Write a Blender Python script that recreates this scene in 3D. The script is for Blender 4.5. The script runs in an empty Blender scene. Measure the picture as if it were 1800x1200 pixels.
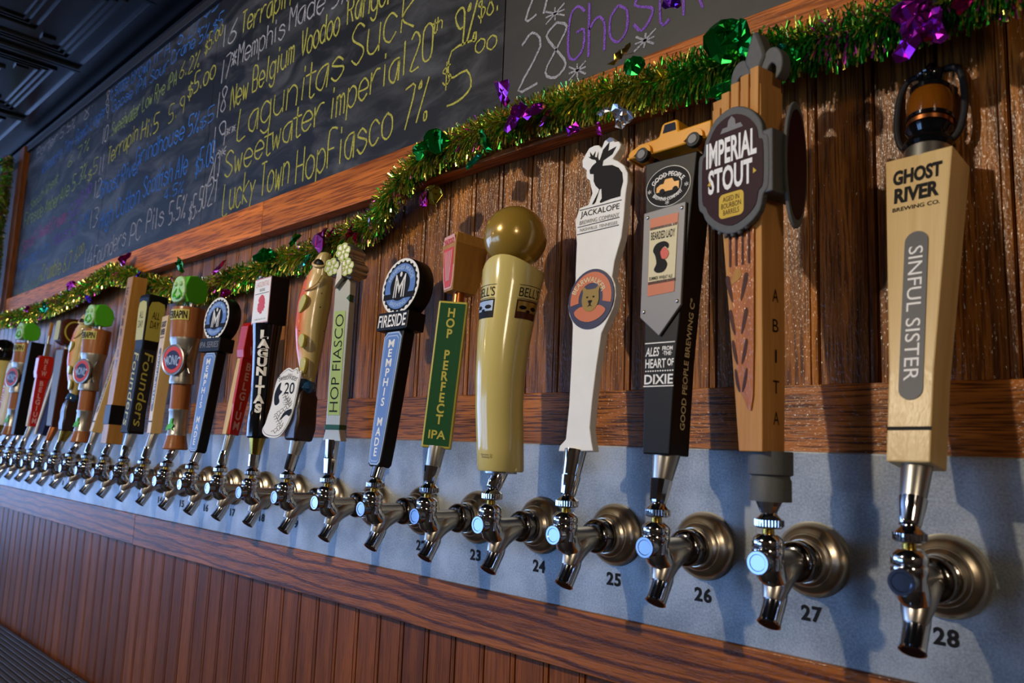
import bpy, math, random
from mathutils import Vector, Matrix
random.seed(7)
C = bpy.context.scene.collection
SC = bpy.context.scene
# ---------------------------------------------------------------- camera
cam_d = bpy.data.cameras.new('camera'); cam_o = bpy.data.objects.new('camera', cam_d); C.objects.link(cam_o)
cam_d.sensor_width = 36; cam_d.lens = 27.73
_r = Vector((0.7183, 0.6947, 0.0379)); _F = Vector((-0.6925, 0.7086, 0.1357)).normalized()
_r = (_r - _F * _r.dot(_F)).normalized(); _u = _r.cross(_F)
_m = Matrix((_r, _u, -_F)).transposed().to_4x4(); _m.translation = (0.2261, -0.8048, 0.0983)
cam_o.matrix_world = _m
cam_d.clip_start = 0.01
cam_d.dof.use_dof = True; cam_d.dof.focus_distance = 1.15; cam_d.dof.aperture_fstop = 7.5
SC.camera = cam_o
# ---------------------------------------------------------------- light
W = bpy.data.worlds.new('room_air'); SC.world = W; W.use_nodes = True
W.node_tree.nodes['Background'].inputs[0].default_value = (0.10, 0.13, 0.2, 1)
W.node_tree.nodes['Background'].inputs[1].default_value = 0.3
def lamp(name, loc, power, col, rad=0.05):
    l = bpy.data.lights.new(name, 'POINT'); l.energy = power; l.color = col; l.shadow_soft_size = rad
    o = bpy.data.objects.new(name, l); C.objects.link(o); o.location = loc; return o
KEY = lamp('pendant_bulb', (-1.02, -1.95, 1.12), 88, (1.0, 0.84, 0.62), 0.035)
lamp('warm_fill_lamp', (1.9, -2.3, 0.95), 42, (1.0, 0.80, 0.58), 0.22)
lamp('warm_fill_lamp', (-3.6, -3.4, 1.1), 9, (1.0, 0.74, 0.45), 0.06)  # unseen warm lamp, added for reflections in the chrome
WIN_E = 7.0
WIN_C = (0.30, 0.50, 1.0)
vs = SC.view_settings
SC.display_settings.display_device = 'sRGB'
vs.view_transform = 'Standard'; vs.look = 'None'; vs.gamma = 1.0; vs.use_curve_mapping = False
vs.exposure = 0.15
SC.cycles.use_denoising = True
SC.cycles.max_bounces = 8; SC.cycles.glossy_bounces = 5; SC.cycles.diffuse_bounces = 3
SC.cycles.sample_clamp_indirect = 4
# ---------------------------------------------------------------- materials
def lin(c):
    return tuple(((x / 255) / 12.92 if x / 255 <= 0.04045 else ((x / 255 + 0.055) / 1.055) ** 2.4) for x in c)
def mat(name, rgb, rough=0.5, metal=0.0, coat=0.0, vary=0.0, scale=60, bump=0.0, emit=0, alpha=None, trans=0, spec=0.5):
    m = bpy.data.materials.new(name); m.use_nodes = True; nt = m.node_tree; b = nt.nodes['Principled BSDF']
    c = lin(rgb); b.inputs['Base Color'].default_value = (*c, 1); b.inputs['Roughness'].default_value = rough
    b.inputs['Metallic'].default_value = metal; b.inputs['Coat Weight'].default_value = coat
    b.inputs['Coat Roughness'].default_value = 0.08; b.inputs['Specular IOR Level'].default_value = spec
    b.inputs['Transmission Weight'].default_value = trans
    if emit: b.inputs['Emission Color'].default_value = (*c, 1); b.inputs['Emission Strength'].default_value = emit
    if vary or bump:
        tc = nt.nodes.new('ShaderNodeTexCoord'); n = nt.nodes.new('ShaderNodeTexNoise'); n.inputs['Scale'].default_value = scale
        n.inputs['Detail'].default_value = 4; nt.links.new(tc.outputs['Object'], n.inputs['Vector'])
        if vary:
            r = nt.nodes.new('ShaderNodeValToRGB'); nt.links.new(n.outputs['Fac'], r.inputs[0])
            r.color_ramp.elements[0].position = 0.3; r.color_ramp.elements[1].position = 0.7
            r.color_ramp.elements[0].color = (*[max(0, x * (1 - vary)) for x in c], 1)
            r.color_ramp.elements[1].color = (*[min(1, x * (1 + vary)) for x in c], 1)
            nt.links.new(r.outputs[0], b.inputs['Base Color'])
        if bump:
            bp = nt.nodes.new('ShaderNodeBump'); bp.inputs['Strength'].default_value = bump; bp.inputs['Distance'].default_value = 0.001
            nt.links.new(n.outputs['Fac'], bp.inputs['Height']); nt.links.new(bp.outputs[0], b.inputs['Normal'])
    return m
def wood(name, light, dark, axis='Z', rough=0.3, coat=0.5, pore=0.6, figure=0.0, fine=1.0, bump=0.35, rnd=True):
    m = bpy.data.materials.new(name); m.use_nodes = True; nt = m.node_tree; N = nt.nodes; Lk = nt.links.new
    b = N['Principled BSDF']; b.inputs['Roughness'].default_value = rough; b.inputs['Coat Weight'].default_value = coat; b.inputs['Coat Roughness'].default_value = 0.22
    b.inputs['Specular IOR Level'].default_value = 0.15
    tc = N.new('ShaderNodeTexCoord'); add = N.new('ShaderNodeVectorMath'); add.operation = 'ADD'
    Lk(tc.outputs['Object'], add.inputs[0])
    if rnd:
        oi = N.new('ShaderNodeObjectInfo'); mu = N.new('ShaderNodeMath'); mu.operation = 'MULTIPLY'; mu.inputs[1].default_value = 13.7
        Lk(oi.outputs['Random'], mu.inputs[0]); Lk(mu.outputs[0], add.inputs[1])
    def mp(s, st):
        q = N.new('ShaderNodeMapping'); sc = [s, s, s]; sc['XYZ'.index(axis)] = s * st; q.inputs['Scale'].default_value = sc
        Lk(add.outputs[0], q.inputs['Vector']); return q
    n1 = N.new('ShaderNodeTexNoise'); n1.inputs['Scale'].default_value = 1; n1.inputs['Detail'].default_value = 3; n1.inputs['Distortion'].default_value = 0.6
    Lk(mp(45 * fine, 0.06).outputs[0], n1.inputs['Vector'])
    n2 = N.new('ShaderNodeTexNoise'); n2.inputs['Scale'].default_value = 1; n2.inputs['Detail'].default_value = 2
    Lk(mp(520 * fine, 0.035).outputs[0], n2.inputs['Vector'])
    r1 = N.new('ShaderNodeValToRGB'); Lk(n1.outputs['Fac'], r1.inputs[0])
    cl, cd = lin(light), lin(dark)
    r1.color_ramp.elements[0].position = 0.32; r1.color_ramp.elements[0].color = (*[a * .55 + q * .45 for a, q in zip(cd, cl)], 1)
    r1.color_ramp.elements[1].position = 0.62; r1.color_ramp.elements[1].color = (*cl, 1)
    r2 = N.new('ShaderNodeValToRGB'); Lk(n2.outputs['Fac'], r2.inputs[0])
    r2.color_ramp.elements[0].position = 0.40; r2.color_ramp.elements[0].color = (pore, pore, pore, 1)
    r2.color_ramp.elements[1].position = 0.52; r2.color_ramp.elements[1].color = (0, 0, 0, 1)
    mx = N.new('ShaderNodeMix'); mx.data_type = 'RGBA'; Lk(r2.outputs[0], mx.inputs[0]); Lk(r1.outputs[0], mx.inputs[6]); mx.inputs[7].default_value = (*cd, 1)
    out = mx.outputs[2]
    if figure:
        wv = N.new('ShaderNodeTexWave'); wv.inputs['Scale'].default_value = 1.0; wv.inputs['Distortion'].default_value = 5; wv.inputs['Detail'].default_value = 3; wv.inputs['Detail Scale'].default_value = 1.6
        wv.wave_type = 'RINGS'; wv.rings_direction = 'Y' if axis != 'Y' else 'X'
        Lk(mp(16, 0.16).outputs[0], wv.inputs['Vector'])
        r3 = N.new('ShaderNodeValToRGB'); Lk(wv.outputs['Fac'], r3.inputs[0])
        r3.color_ramp.elements[0].position = 0.04; r3.color_ramp.elements[0].color = (figure, figure, figure, 1)
        r3.color_ramp.elements[1].position = 0.34; r3.color_ramp.elements[1].color = (0, 0, 0, 1)
        m2 = N.new('ShaderNodeMix'); m2.data_type = 'RGBA'; Lk(r3.outputs[0], m2.inputs[0]); Lk(out, m2.inputs[6]); m2.inputs[7].default_value = (*cd, 1); out = m2.outputs[2]
    if rnd:
        hs = N.new('ShaderNodeHueSaturation'); mr = N.new('ShaderNodeMapRange'); mr.inputs[3].default_value = 0.78; mr.inputs[4].default_value = 1.18
        Lk(oi.outputs['Random'], mr.inputs[0]); Lk(mr.outputs[0], hs.inputs['Value']); Lk(out, hs.inputs['Color']); out = hs.outputs[0]
    Lk(out, b.inputs['Base Color'])
    bp = N.new('ShaderNodeBump'); bp.inputs['Strength'].default_value = bump; bp.inputs['Distance'].default_value = 0.0012
    Lk(n2.outputs['Fac'], bp.inputs['Height']); Lk(bp.outputs[0], b.inputs['Normal'])
    bp2 = N.new('ShaderNodeBump'); bp2.inputs['Strength'].default_value = min(1, bump * 1.9); bp2.inputs['Distance'].default_value = 0.0022
    n3 = N.new('ShaderNodeTexNoise'); n3.inputs['Scale'].default_value = 1; n3.inputs['Detail'].default_value = 1; Lk(mp(460, 0.32).outputs[0], n3.inputs['Vector'])
    Lk(n3.outputs['Fac'], bp2.inputs['Height']); Lk(bp2.outputs[0], b.inputs['Coat Normal'])
    return m
M = {}
M['oak_v'] = wood('stained_oak_upright', (178, 112, 42), (68, 36, 13), 'Z', rough=0.40, coat=0.5, pore=0.75, figure=0.35)
M['oak_low'] = wood('stained_oak_lower', (142, 78, 26), (76, 36, 8), 'Z', rough=0.5, coat=0.18, pore=0.5, bump=0.2)
M['oak_h'] = wood('stained_oak_rail', (172, 104, 40), (62, 32, 12), 'X', rough=0.34, coat=0.4, pore=0.85, bump=0.5)
M['oak_trim'] = wood('stained_oak_trim', (176, 100, 32), (70, 30, 6), 'X', rough=0.5, coat=0.3, pore=0.5, figure=0.85, bump=0.25)
M['oak_frame'] = wood('red_oak_frame', (226, 128, 48), (110, 50, 14), 'X', rough=0.5, coat=0.06, pore=0.75, fine=.7, bump=0.4)
M['oak_stile'] = wood('dimmed_oak_stile', (130, 72, 32), (70, 34, 12), 'Z', rough=0.42, coat=0.2, pore=0.7)  # frame oak darkened in colour for the dimmer light at the left
M['groove'] = mat('dark_backing_wood', (52, 26, 14), 0.6)  # dark brown wood of the wall behind the boards
M['maple'] = wood('pale_maple', (228, 198, 140), (198, 158, 96), 'Z', rough=0.42, coat=0.15, pore=0.12, bump=0.05, rnd=False)
M['maple2'] = wood('tan_ply', (188, 138, 70), (150, 100, 44), 'Z', rough=0.42, coat=0.15, pore=0.2, bump=0.06, rnd=False)
M['cherry'] = wood('orange_cherry', (206, 150, 84), (164, 104, 48), 'Z', rough=0.42, coat=0.1, pore=0.2, bump=0.06, rnd=False)
M['brown'] = wood('brown_turned_wood', (168, 106, 62), (118, 66, 34), 'Z', rough=0.35, coat=0.4, pore=0.3, bump=0.06, rnd=False)
M['darkwood'] = wood('dark_handle_wood', (84, 44, 30), (40, 20, 14), 'Z', rough=0.35, coat=0.3, pore=0.4, bump=0.06, rnd=False)
M['chrome'] = mat('chrome', (225, 226, 228), 0.06, 1.0)
M['satin'] = mat('satin_steel', (190, 188, 182), 0.32, 1.0)
M['capsteel'] = mat('cap_steel', (148, 156, 172), 0.14, 1.0)
M['nickel'] = mat('warm_nickel', (214, 200, 176), 0.28, 1.0, vary=0.06, scale=30)
M['body'] = mat('brushed_faucet_steel', (186, 182, 174), 0.3, 1.0)
M['darkchrome'] = mat('dark_chrome', (135, 130, 125), 0.12, 1.0)
M['brass'] = mat('brass', (190, 158, 70), 0.22, 1.0)
M['copper'] = mat('copper', (196, 120, 70), 0.28, 1.0)
M['pewter'] = mat('pewter', (178, 176, 170), 0.35, 0.85, vary=0.1, scale=50)
M['gunmetal'] = mat('grey_cast_resin', (82, 84, 84), 0.6, 0.0, vary=0.08, scale=200, bump=0.2)
M['black'] = mat('black_lacquer', (12, 12, 14), 0.45, 0, spec=0.25)
M['blackgloss'] = mat('black_gloss', (10, 12, 16), 0.12, 0, coat=0.6)
M['charcoal'] = mat('charcoal_paint', (36, 36, 40), 0.55, spec=0.25)
M['navy'] = mat('navy_paint', (26, 34, 80), 0.35)
M['cream'] = mat('cream_enamel', (222, 206, 128), 0.16, 0, coat=0.6, vary=0.02, scale=12)
M['gold'] = mat('gold_lacquer', (172, 140, 58), 0.22, 0.25, coat=0.7)
M['white'] = mat('white_paint', (244, 246, 244), 0.4, vary=0.03, scale=40)
M['offwhite'] = mat('pale_silver_paint', (190, 194, 188), 0.3, 0.2, coat=0.2)
M['paper'] = mat('white_print', (244, 244, 240), 0.5)
M['ivory'] = mat('ivory_print', (222, 212, 170), 0.5)
M['ink'] = mat('black_print', (16, 16, 18), 0.6, spec=0.2)
M['greyink'] = mat('grey_print', (120, 120, 122), 0.5)
M['greypanel'] = mat('grey_panel', (84, 84, 88), 0.5)
M['silverpaint'] = mat('silver_paint', (128, 128, 130), 0.5, 0.2)
M['blueprint'] = mat('blue_print', (96, 134, 200), 0.4)
M['blueprint2'] = mat('pale_blue_print', (170, 195, 230), 0.4)
M['green'] = mat('bottle_green_paint', (6, 78, 40), 0.35, coat=0.2)
M['greengold'] = mat('yellow_green_print', (196, 186, 84), 0.4)
M['lime'] = mat('lime_label', (168, 196, 112), 0.45)
M['limehop'] = mat('lime_hop_rings', (190, 214, 110), 0.4)
M['frog'] = mat('bright_green_resin', (84, 200, 40), 0.35, coat=0.3)
M['mint'] = mat('pale_green_resin', (176, 222, 160), 0.4, vary=0.2, scale=150)
M['red'] = mat('red_lacquer', (196, 34, 26), 0.25, coat=0.4)
M['redprint'] = mat('red_print', (214, 62, 50), 0.45)
M['pink'] = mat('pink_print', (226, 170, 162), 0.45)
M['orange'] = mat('orange_print', (206, 108, 66), 0.45)
M['maroon'] = mat('maroon_print', (46, 10, 18), 0.5, spec=0.2)
M['yellow'] = mat('yellow_badge', (214, 178, 40), 0.4)
M['truck'] = mat('yellow_orange_enamel', (240, 166, 36), 0.3, coat=0.3)
M['rubber'] = mat('black_rubber', (18, 18, 18), 0.6)
M['winglass'] = mat('smoked_window', (60, 60, 66), 0.1, 0.3)
M['amber'] = mat('amber_glass', (176, 104, 24), 0.08, trans=0.6, coat=0.5)
M['fin'] = mat('yellow_fin_resin', (200, 190, 84), 0.3, coat=0.3)
M['blueres'] = mat('blue_water_resin', (30, 72, 110), 0.2, coat=0.5, vary=0.4, scale=120, bump=0.6)
M['rock'] = mat('dark_rock_resin', (40, 22, 18), 0.4, coat=0.2, vary=0.3, scale=90, bump=0.8)
# trout: orange on one flank grading to cream belly, freckled
def trout_mat():
    m = mat('trout_skin', (225, 205, 150), 0.22, coat=0.5); nt = m.node_tree; N = nt.nodes; Lk = nt.links.new
    tc = N.new('ShaderNodeTexCoord'); sx = N.new('ShaderNodeSeparateXYZ'); Lk(tc.outputs['Object'], sx.inputs[0])
    r = N.new('ShaderNodeValToRGB'); mr = N.new('ShaderNodeMapRange'); mr.inputs[1].default_value = -0.036; mr.inputs[2].default_value = 0.034
    ad = N.new('ShaderNodeMath'); ad.operation = 'ADD'; Lk(sx.outputs['X'], ad.inputs[0]); Lk(sx.outputs['Y'], ad.inputs[1]); Lk(ad.outputs[0], mr.inputs[0]); Lk(mr.outputs[0], r.inputs[0]); e = r.color_ramp.elements
    e[0].position = 0.1; e[0].color = (*lin((232, 104, 58)), 1); e[1].position = 0.75; e[1].color = (*lin((176, 160, 96)), 1)
    x = r.color_ramp.elements.new(0.38); x.color = (*lin((236, 206, 150)), 1)
    v = N.new('ShaderNodeTexVoronoi'); v.inputs['Scale'].default_value = 70; Lk(tc.outputs['Object'], v.inputs['Vector'])
    r2 = N.new('ShaderNodeValToRGB'); Lk(v.outputs['Distance'], r2.inputs[0]); r2.color_ramp.elements[0].position = 0.10; r2.color_ramp.elements[0].color = (1, 1, 1, 1)
    r2.color_ramp.elements[1].position = 0.13; r2.color_ramp.elements[1].color = (0, 0, 0, 1)
    mx = N.new('ShaderNodeMix'); mx.data_type = 'RGBA'; Lk(r2.outputs[0], mx.inputs[0]); Lk(r.outputs[0], mx.inputs[6]); mx.inputs[7].default_value = (*lin((60, 50, 40)), 1)
    Lk(mx.outputs[2], m.node_tree.nodes['Principled BSDF'].inputs['Base Color']); return m
M['trout'] = trout_mat()
# galvanised plate
def plate_mat():
    m = bpy.data.materials.new('brushed_zinc_plate'); m.use_nodes = True; nt = m.node_tree; N = nt.nodes; Lk = nt.links.new; b = N['Principled BSDF']
    b.inputs['Metallic'].default_value = 0.35; b.inputs['Roughness'].default_value = 0.42
    tc = N.new('ShaderNodeTexCoord'); n = N.new('ShaderNodeTexNoise'); n.inputs['Scale'].default_value = 420; n.inputs['Detail'].default_value = 3; Lk(tc.outputs['Object'], n.inputs['Vector'])
    n2 = N.new('ShaderNodeTexNoise'); n2.inputs['Scale'].default_value = 14; n2.inputs['Detail'].default_value = 5; Lk(tc.outputs['Object'], n2.inputs['Vector'])
    mth = N.new('ShaderNodeMath'); mth.operation = 'MULTIPLY_ADD'; Lk(n.outputs['Fac'], mth.inputs[0]); mth.inputs[1].default_value = 0.6; Lk(n2.outputs['Fac'], mth.inputs[2])
    r = N.new('ShaderNodeValToRGB'); Lk(mth.outputs[0], r.inputs[0]); r.color_ramp.elements[0].position = 0.62; r.color_ramp.elements[0].color = (*lin((124, 132, 138)), 1)
    r.color_ramp.elements[1].position = 0.98; r.color_ramp.elements[1].color = (*lin((174, 180, 184)), 1); Lk(r.outputs[0], b.inputs['Base Color'])
    bp = N.new('ShaderNodeBump'); bp.inputs['Strength'].default_value = 0.12; bp.inputs['Distance'].default_value = 0.0005; Lk(n.outputs['Fac'], bp.inputs['Height']); Lk(bp.outputs[0], b.inputs['Normal'])
    return m
M['plate'] = plate_mat()
def slate(name, base, smear, amt):
    m = bpy.data.materials.new(name); m.use_nodes = True; nt = m.node_tree; N = nt.nodes; Lk = nt.links.new; b = N['Principled BSDF']
    b.inputs['Roughness'].default_value = 0.5; b.inputs['Specular IOR Level'].default_value = 0.35
    tc = N.new('ShaderNodeTexCoord'); mp = N.new('ShaderNodeMapping'); mp.inputs['Scale'].default_value = (3.2, 1, 9); mp.inputs['Rotation'].default_value = (0, 0.25, 0); Lk(tc.outputs['Object'], mp.inputs['Vector'])
    n = N.new('ShaderNodeTexNoise'); n.inputs['Scale'].default_value = 1.6; n.inputs['Detail'].default_value = 7; n.inputs['Roughness'].default_value = 0.62; n.inputs['Distortion'].default_value = 0.9; Lk(mp.outputs[0], n.inputs['Vector'])
    r = N.new('ShaderNodeValToRGB'); Lk(n.outputs['Fac'], r.inputs[0]); r.color_ramp.elements[0].position = 0.45; r.color_ramp.elements[0].color = (*lin(base), 1)
    r.color_ramp.elements[1].position = 0.45 + amt; r.color_ramp.elements[1].color = (*lin(smear), 1); Lk(r.outputs[0], b.inputs['Base Color']); return m
M['slate'] = slate('smeared_slate', (22, 23, 26), (92, 94, 98), 0.35)
M['slate2'] = slate('clean_grey_slate', (50, 50, 48), (66, 66, 62), 0.5)
def chalkm(name, rgb):
    m = mat(name, rgb, 0.9, spec=0.1); nt = m.node_tree; N = nt.nodes; Lk = nt.links.new; b = N['Principled BSDF']
    tc = N.new('ShaderNodeTexCoord'); n = N.new('ShaderNodeTexNoise'); n.inputs['Scale'].default_value = 900; n.inputs['Detail'].default_value = 1; Lk(tc.outputs['Object'], n.inputs['Vector'])
    r = N.new('ShaderNodeValToRGB'); Lk(n.outputs['Fac'], r.inputs[0]); r.color_ramp.elements[0].position = 0.38; r.color_ramp.elements[1].position = 0.5
    c = lin(rgb); r.color_ramp.elements[0].color = (*[x * .25 for x in c], 1); r.color_ramp.elements[1].color = (*c, 1); Lk(r.outputs[0], b.inputs['Base Color']); return m
CH = {'Y': chalkm('yellow_chalk', (190, 188, 92)), 'W': chalkm('white_chalk', (175, 176, 184)), 'B': chalkm('blue_chalk', (70, 130, 215)), 'V': chalkm('purple_chalk', (140, 95, 200)),
      'G': chalkm('lime_chalk', (160, 180, 110)), 'P': chalkm('pink_chalk', (205, 90, 160))}
M['tin'] = mat('dark_pressed_tin', (70, 72, 78), 0.25, 0.85, vary=0.15, scale=12)
M['plaster'] = mat('dim_plaster', (70, 58, 48), 0.9)
M['floorm'] = mat('dark_floor', (46, 38, 34), 0.6)
M['mat'] = mat('ribbed_grey_mat', (70, 68, 66), 0.45)
M['pane'] = mat('daylit_pane', (255, 255, 255), 0.5)
_b = M['pane'].node_tree.nodes['Principled BSDF']; _b.inputs['Emission Color'].default_value = (*WIN_C, 1); _b.inputs['Emission Strength'].default_value = WIN_E
M['pane2'] = mat('low_daylit_pane', (255, 255, 255), 0.5)
_b = M['pane2'].node_tree.nodes['Principled BSDF']; _b.inputs['Emission Color'].default_value = (0.24, 0.48, 1.0, 1); _b.inputs['Emission Strength'].default_value = 5.2
def foil(name, rgb, rough=0.14): return mat(name, rgb, rough, 0.9)
FO = {'g': foil('green_foil', (20, 140, 50)), 'p': foil('purple_foil', (150, 30, 160)), 'm': foil('magenta_foil', (170, 24, 110)), 't': foil('teal_foil', (30, 160, 120)),
      's': foil('silver_foil', (200, 205, 215)), 'o': foil('gold_green_foil', (130, 110, 30)), 'v': foil('violet_foil', (110, 50, 210))}
TI = [foil('gold_tinsel', (232, 214, 108), 0.23), foil('green_tinsel', (56, 176, 66), 0.23), foil('lime_tinsel', (150, 190, 76), 0.23), foil('purple_tinsel', (210, 80, 200), 0.28)]
# ---------------------------------------------------------------- mesh helpers
class MB:
    def __init__(s): s.v = []; s.f = []; s.mi = []
    def loft(s, rings, cap=True, mi=0):
        b = len(s.v); n = len(rings[0])
        for r in rings: s.v += [tuple(q) for q in r]
        for i in range(len(rings) - 1):
            for j in range(n):
                k = (j + 1) % n; s.f.append((b + i * n + j, b + i * n + k, b + (i + 1) * n + k, b + (i + 1) * n + j)); s.mi.append(mi)
        if cap:
            s.f.append(tuple(b + j for j in range(n - 1, -1, -1))); s.f.append(tuple(b + (len(rings) - 1) * n + j for j in range(n))); s.mi += [mi, mi]
        return s
    def box(s, x0, x1, y0, y1, z0, z1, mi=0):
        return s.loft([[(x0, y0, z), (x1, y0, z), (x1, y1, z), (x0, y1, z)] for z in (z0, z1)], mi=mi)
    def tbox(s, secs):        # secs: (z, x0, x1, y0, y1)
        return s.loft([[(x0, y0, z), (x1, y0, z), (x1, y1, z), (x0, y1, z)] for z, x0, x1, y0, y1 in secs])
    def prism(s, pts, y0, y1, mi=0):   # outline in x,z ; front at y0
        a = sum(pts[i][0] * pts[(i + 1) % len(pts)][1] - pts[(i + 1) % len(pts)][0] * pts[i][1] for i in range(len(pts)))
        if a < 0: pts = pts[::-1]
        return s.loft([[(x, y1, z) for x, z in pts][::-1], [(x, y0, z) for x, z in pts][::-1]], mi=mi)
    def lathe(s, prof, c=(0, 0, 0), ax='Z', seg=28, mi=0, sx=1, sy=1):
        R = []
        for r, h in prof:
            ring = []
            for k in range(seg):
                a = 2 * math.pi * k / seg; u, w = r * math.cos(a) * sx, r * math.sin(a) * sy
                q = {'Z': (u, w, h), 'Y': (u, h, -w), 'X': (h, u, w)}[ax]
                ring.append((c[0] + q[0], c[1] + q[1], c[2] + q[2]))
            R.append(ring)
        return s.loft(R, mi=mi)
    def tube(s, path, rad, seg=12, mi=0, flat=1):
        P = [Vector(q) for q in path]; R = []; n0 = None
        for i, q in enumerate(P):
            t = (P[min(i + 1, len(P) - 1)] - P[max(i - 1, 0)]).normalized()
            if n0 is None: n0 = t.orthogonal().normalized()
            n0 = (n0 - t * n0.dot(t)).normalized(); bq = t.cross(n0)
            r = rad[i] if isinstance(rad, (list, tuple)) else rad
            R.append([q + n0 * r * math.cos(2 * math.pi * k / seg) + bq * r * flat * math.sin(2 * math.pi * k / seg) for k in range(seg)])
        return s.loft(R, mi=mi)
    def sphere(s, c, r, seg=24, mi=0, sc=(1, 1, 1)):
        n = seg // 2
        return s.loft([[(c[0] + sc[0] * r * math.sin(math.pi * (i + .02) / (n + .04)) * math.cos(2 * math.pi * k / seg), c[1] + sc[1] * r * math.sin(math.pi * (i + .02) / (n + .04)) * math.sin(2 * math.pi * k / seg),
                         c[2] - sc[2] * r * math.cos(math.pi * (i + .02) / (n + .04))) for k in range(seg)] for i in range(n + 1)], mi=mi)
    def build(s, name, m, parent=None, smooth=False, bevel=0, label=None, at=None):
        me = bpy.data.meshes.new(name); me.from_pydata(s.v, [], s.f)
        for q in (m if isinstance(m, list) else [m]): me.materials.append(q)
        me.polygons.foreach_set('material_index', s.mi); me.update()
        if smooth:
            me.shade_smooth(); me.set_sharp_from_angle(angle=math.radians(38))
        o = bpy.data.objects.new(name, me); C.objects.link(o)
        if parent: o.parent = parent
        if at: o.location = at
        if bevel:
            bv = o.modifiers.new('bevel', 'BEVEL'); bv.width = bevel; bv.segments = 2; bv.limit_method = 'ANGLE'; bv.angle_limit = math.radians(40); bv.harden_normals = False
        if label: o['label'] = label
        return o
def empty(name, loc, label=None, cat=None, group=None):
    o = bpy.data.objects.new(name, None); C.objects.link(o); o.location = loc; o.empty_display_size = .02
    if label: o['label'] = label
    if cat: o['category'] = cat
    if group: o['group'] = group
    return o
def struct(o): o['kind'] = 'structure'; return o
_tc = {}
def text_mesh(s, bold=0.0, lead=0.9, ls=1.0, shear=0):
    key = (s, bold, lead, ls, shear)
    if key not in _tc:
        cu = bpy.data.curves.new('t', 'FONT'); cu.body = s; cu.align_x = 'CENTER'; cu.offset = bold; cu.space_line = lead; cu.space_character = ls; cu.shear = shear; cu.resolution_u = 3
        o = bpy.data.objects.new('t', cu); C.objects.link(o)
        dg = bpy.context.evaluated_depsgraph_get(); me = bpy.data.meshes.new_from_object(o.evaluated_get(dg))
        bpy.data.objects.remove(o); bpy.data.curves.remove(cu)
        vs_ = [v.co.copy() for v in me.vertices]; fs = [tuple(q.vertices) for q in me.polygons]; bpy.data.meshes.remove(me)
        x0 = min(v.x for v in vs_); x1 = max(v.x for v in vs_); y0 = min(v.y for v in vs_); y1 = max(v.y for v in vs_)
        _tc[key] = ([((v.x - x0) / (x1 - x0) - .5, (v.y - y0) / (y1 - y0) - .5) for v in vs_], fs)
    return _tc[key]
SERIF = {'I': 1, 'L': 1, 'T': 1}
def text(s, m, parent, cx, cz, w, h, y, face='F', rot=0, bold=0.0, arch=None, tilt=0, name='lettering', label=None, lead=0.9, ls=1.0, slope=0, shear=0, wid2=1.0):
    """flat print fitted to a w x h box; face F looks to -y, R looks to +x; slope leans the print with a tapered face."""
    vv, fs = text_mesh(s, bold, lead, ls, shear); out = []
    ca, sa = math.cos(math.radians(rot)), math.sin(math.radians(rot))
    for x, z in vv:
        x, z = x * w * (1 + (wid2 - 1) * (z + .5)), z * h
        if arch:                       # bend round a circle of radius arch (positive = hump)
            a = x / abs(arch); rr = abs(arch) + (z if arch > 0 else -z)
            x, z = rr * math.sin(a), (rr * math.cos(a) - abs(arch)) * (1 if arch > 0 else -1)
        x, z = x * ca - z * sa, x * sa + z * ca
        z += cz; x += cx
        yy = y + slope * (z - cz)
        out.append((x, yy, z) if face == 'F' else ((yy, x, z)))
    b = MB(); b.v = out; b.f = fs; b.mi = [0] * len(fs)
    o = b.build(name, m, parent, label=label); return o
def disc(m, parent, cx, cz, rx, rz, y, name='badge', th=0.0006, face='F', seg=40, label=None, n=None, amp=0, holes=None, bevel=0):
    pts = []
    for k in range(seg):
        a = 2 * math.pi * k / seg; q = 1 + (amp if (n and (k * n * 2 // seg) % 2) else 0)
        pts.append((cx + rx * q * math.cos(a), cz + rz * q * math.sin(a)))
    return outline(m, parent, pts, y, name, th, face, label, bevel)
def outline(m, parent, pts, y, name='panel', th=0.0006, face='F', label=None, bevel=0):
    b = MB()
    if face == 'F': b.prism(pts, y - th, y)
    else:
        b.prism(pts, 0, 1); b.v = [(y + th * (1 - q[1]), q[0], q[2]) for q in b.v]
    return b.build(name, m, parent, label=label, bevel=bevel)
def ring(m, parent, cx, cz, r0, r1, y, name='ring', th=0.0006, seg=40, el=1.0, a0=0, a1=360):
    b = MB(); R = []; n = seg
    for k in range(n + 1):
        a = math.radians(a0 + (a1 - a0) * k / n); c, s = math.cos(a), math.sin(a) * el
        R.append([(cx + r0 * c, y, cz + r0 * s), (cx + r1 * c, y, cz + r1 * s), (cx + r1 * c, y - th, cz + r1 * s), (cx + r0 * c, y - th, cz + r0 * s)])
    return b.loft(R).build(name, m, parent)
def rrect(x0, x1, z0, z1, r, n=5):
    P = []
    for cx, cz, a0 in ((x1 - r, z1 - r, 0), (x0 + r, z1 - r, 90), (x0 + r, z0 + r, 180), (x1 - r, z0 + r, 270)):
        for k in range(n + 1):
            a = math.radians(a0 + 90 * k / n); P.append((cx + r * math.cos(a), cz + r * math.sin(a)))
    return P
def smooth(pts, n=4, closed=True):
    out = []; L = len(pts)
    rng = range(L) if closed else range(L - 1)
    for i in rng:
        g = lambda k: pts[k % L] if closed else pts[max(0, min(L - 1, k))]
        p0, p1, p2, p3 = g(i - 1), g(i), g(i + 1), g(i + 2)
        for k in range(n):
            t = k / n
            out.append(tuple(0.5 * (2 * b + (c - a) * t + (2 * a - 5 * b + 4 * c - d) * t * t + (3 * b - a - 3 * c + d) * t ** 3) for a, b, c, d in zip(p0, p1, p2, p3)))
    if not closed: out.append(tuple(pts[-1]))
    return out
S = 0.12305
def TX(i): return (i - 28) * S + 0.011 * max(0, 9.5 - i)
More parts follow.
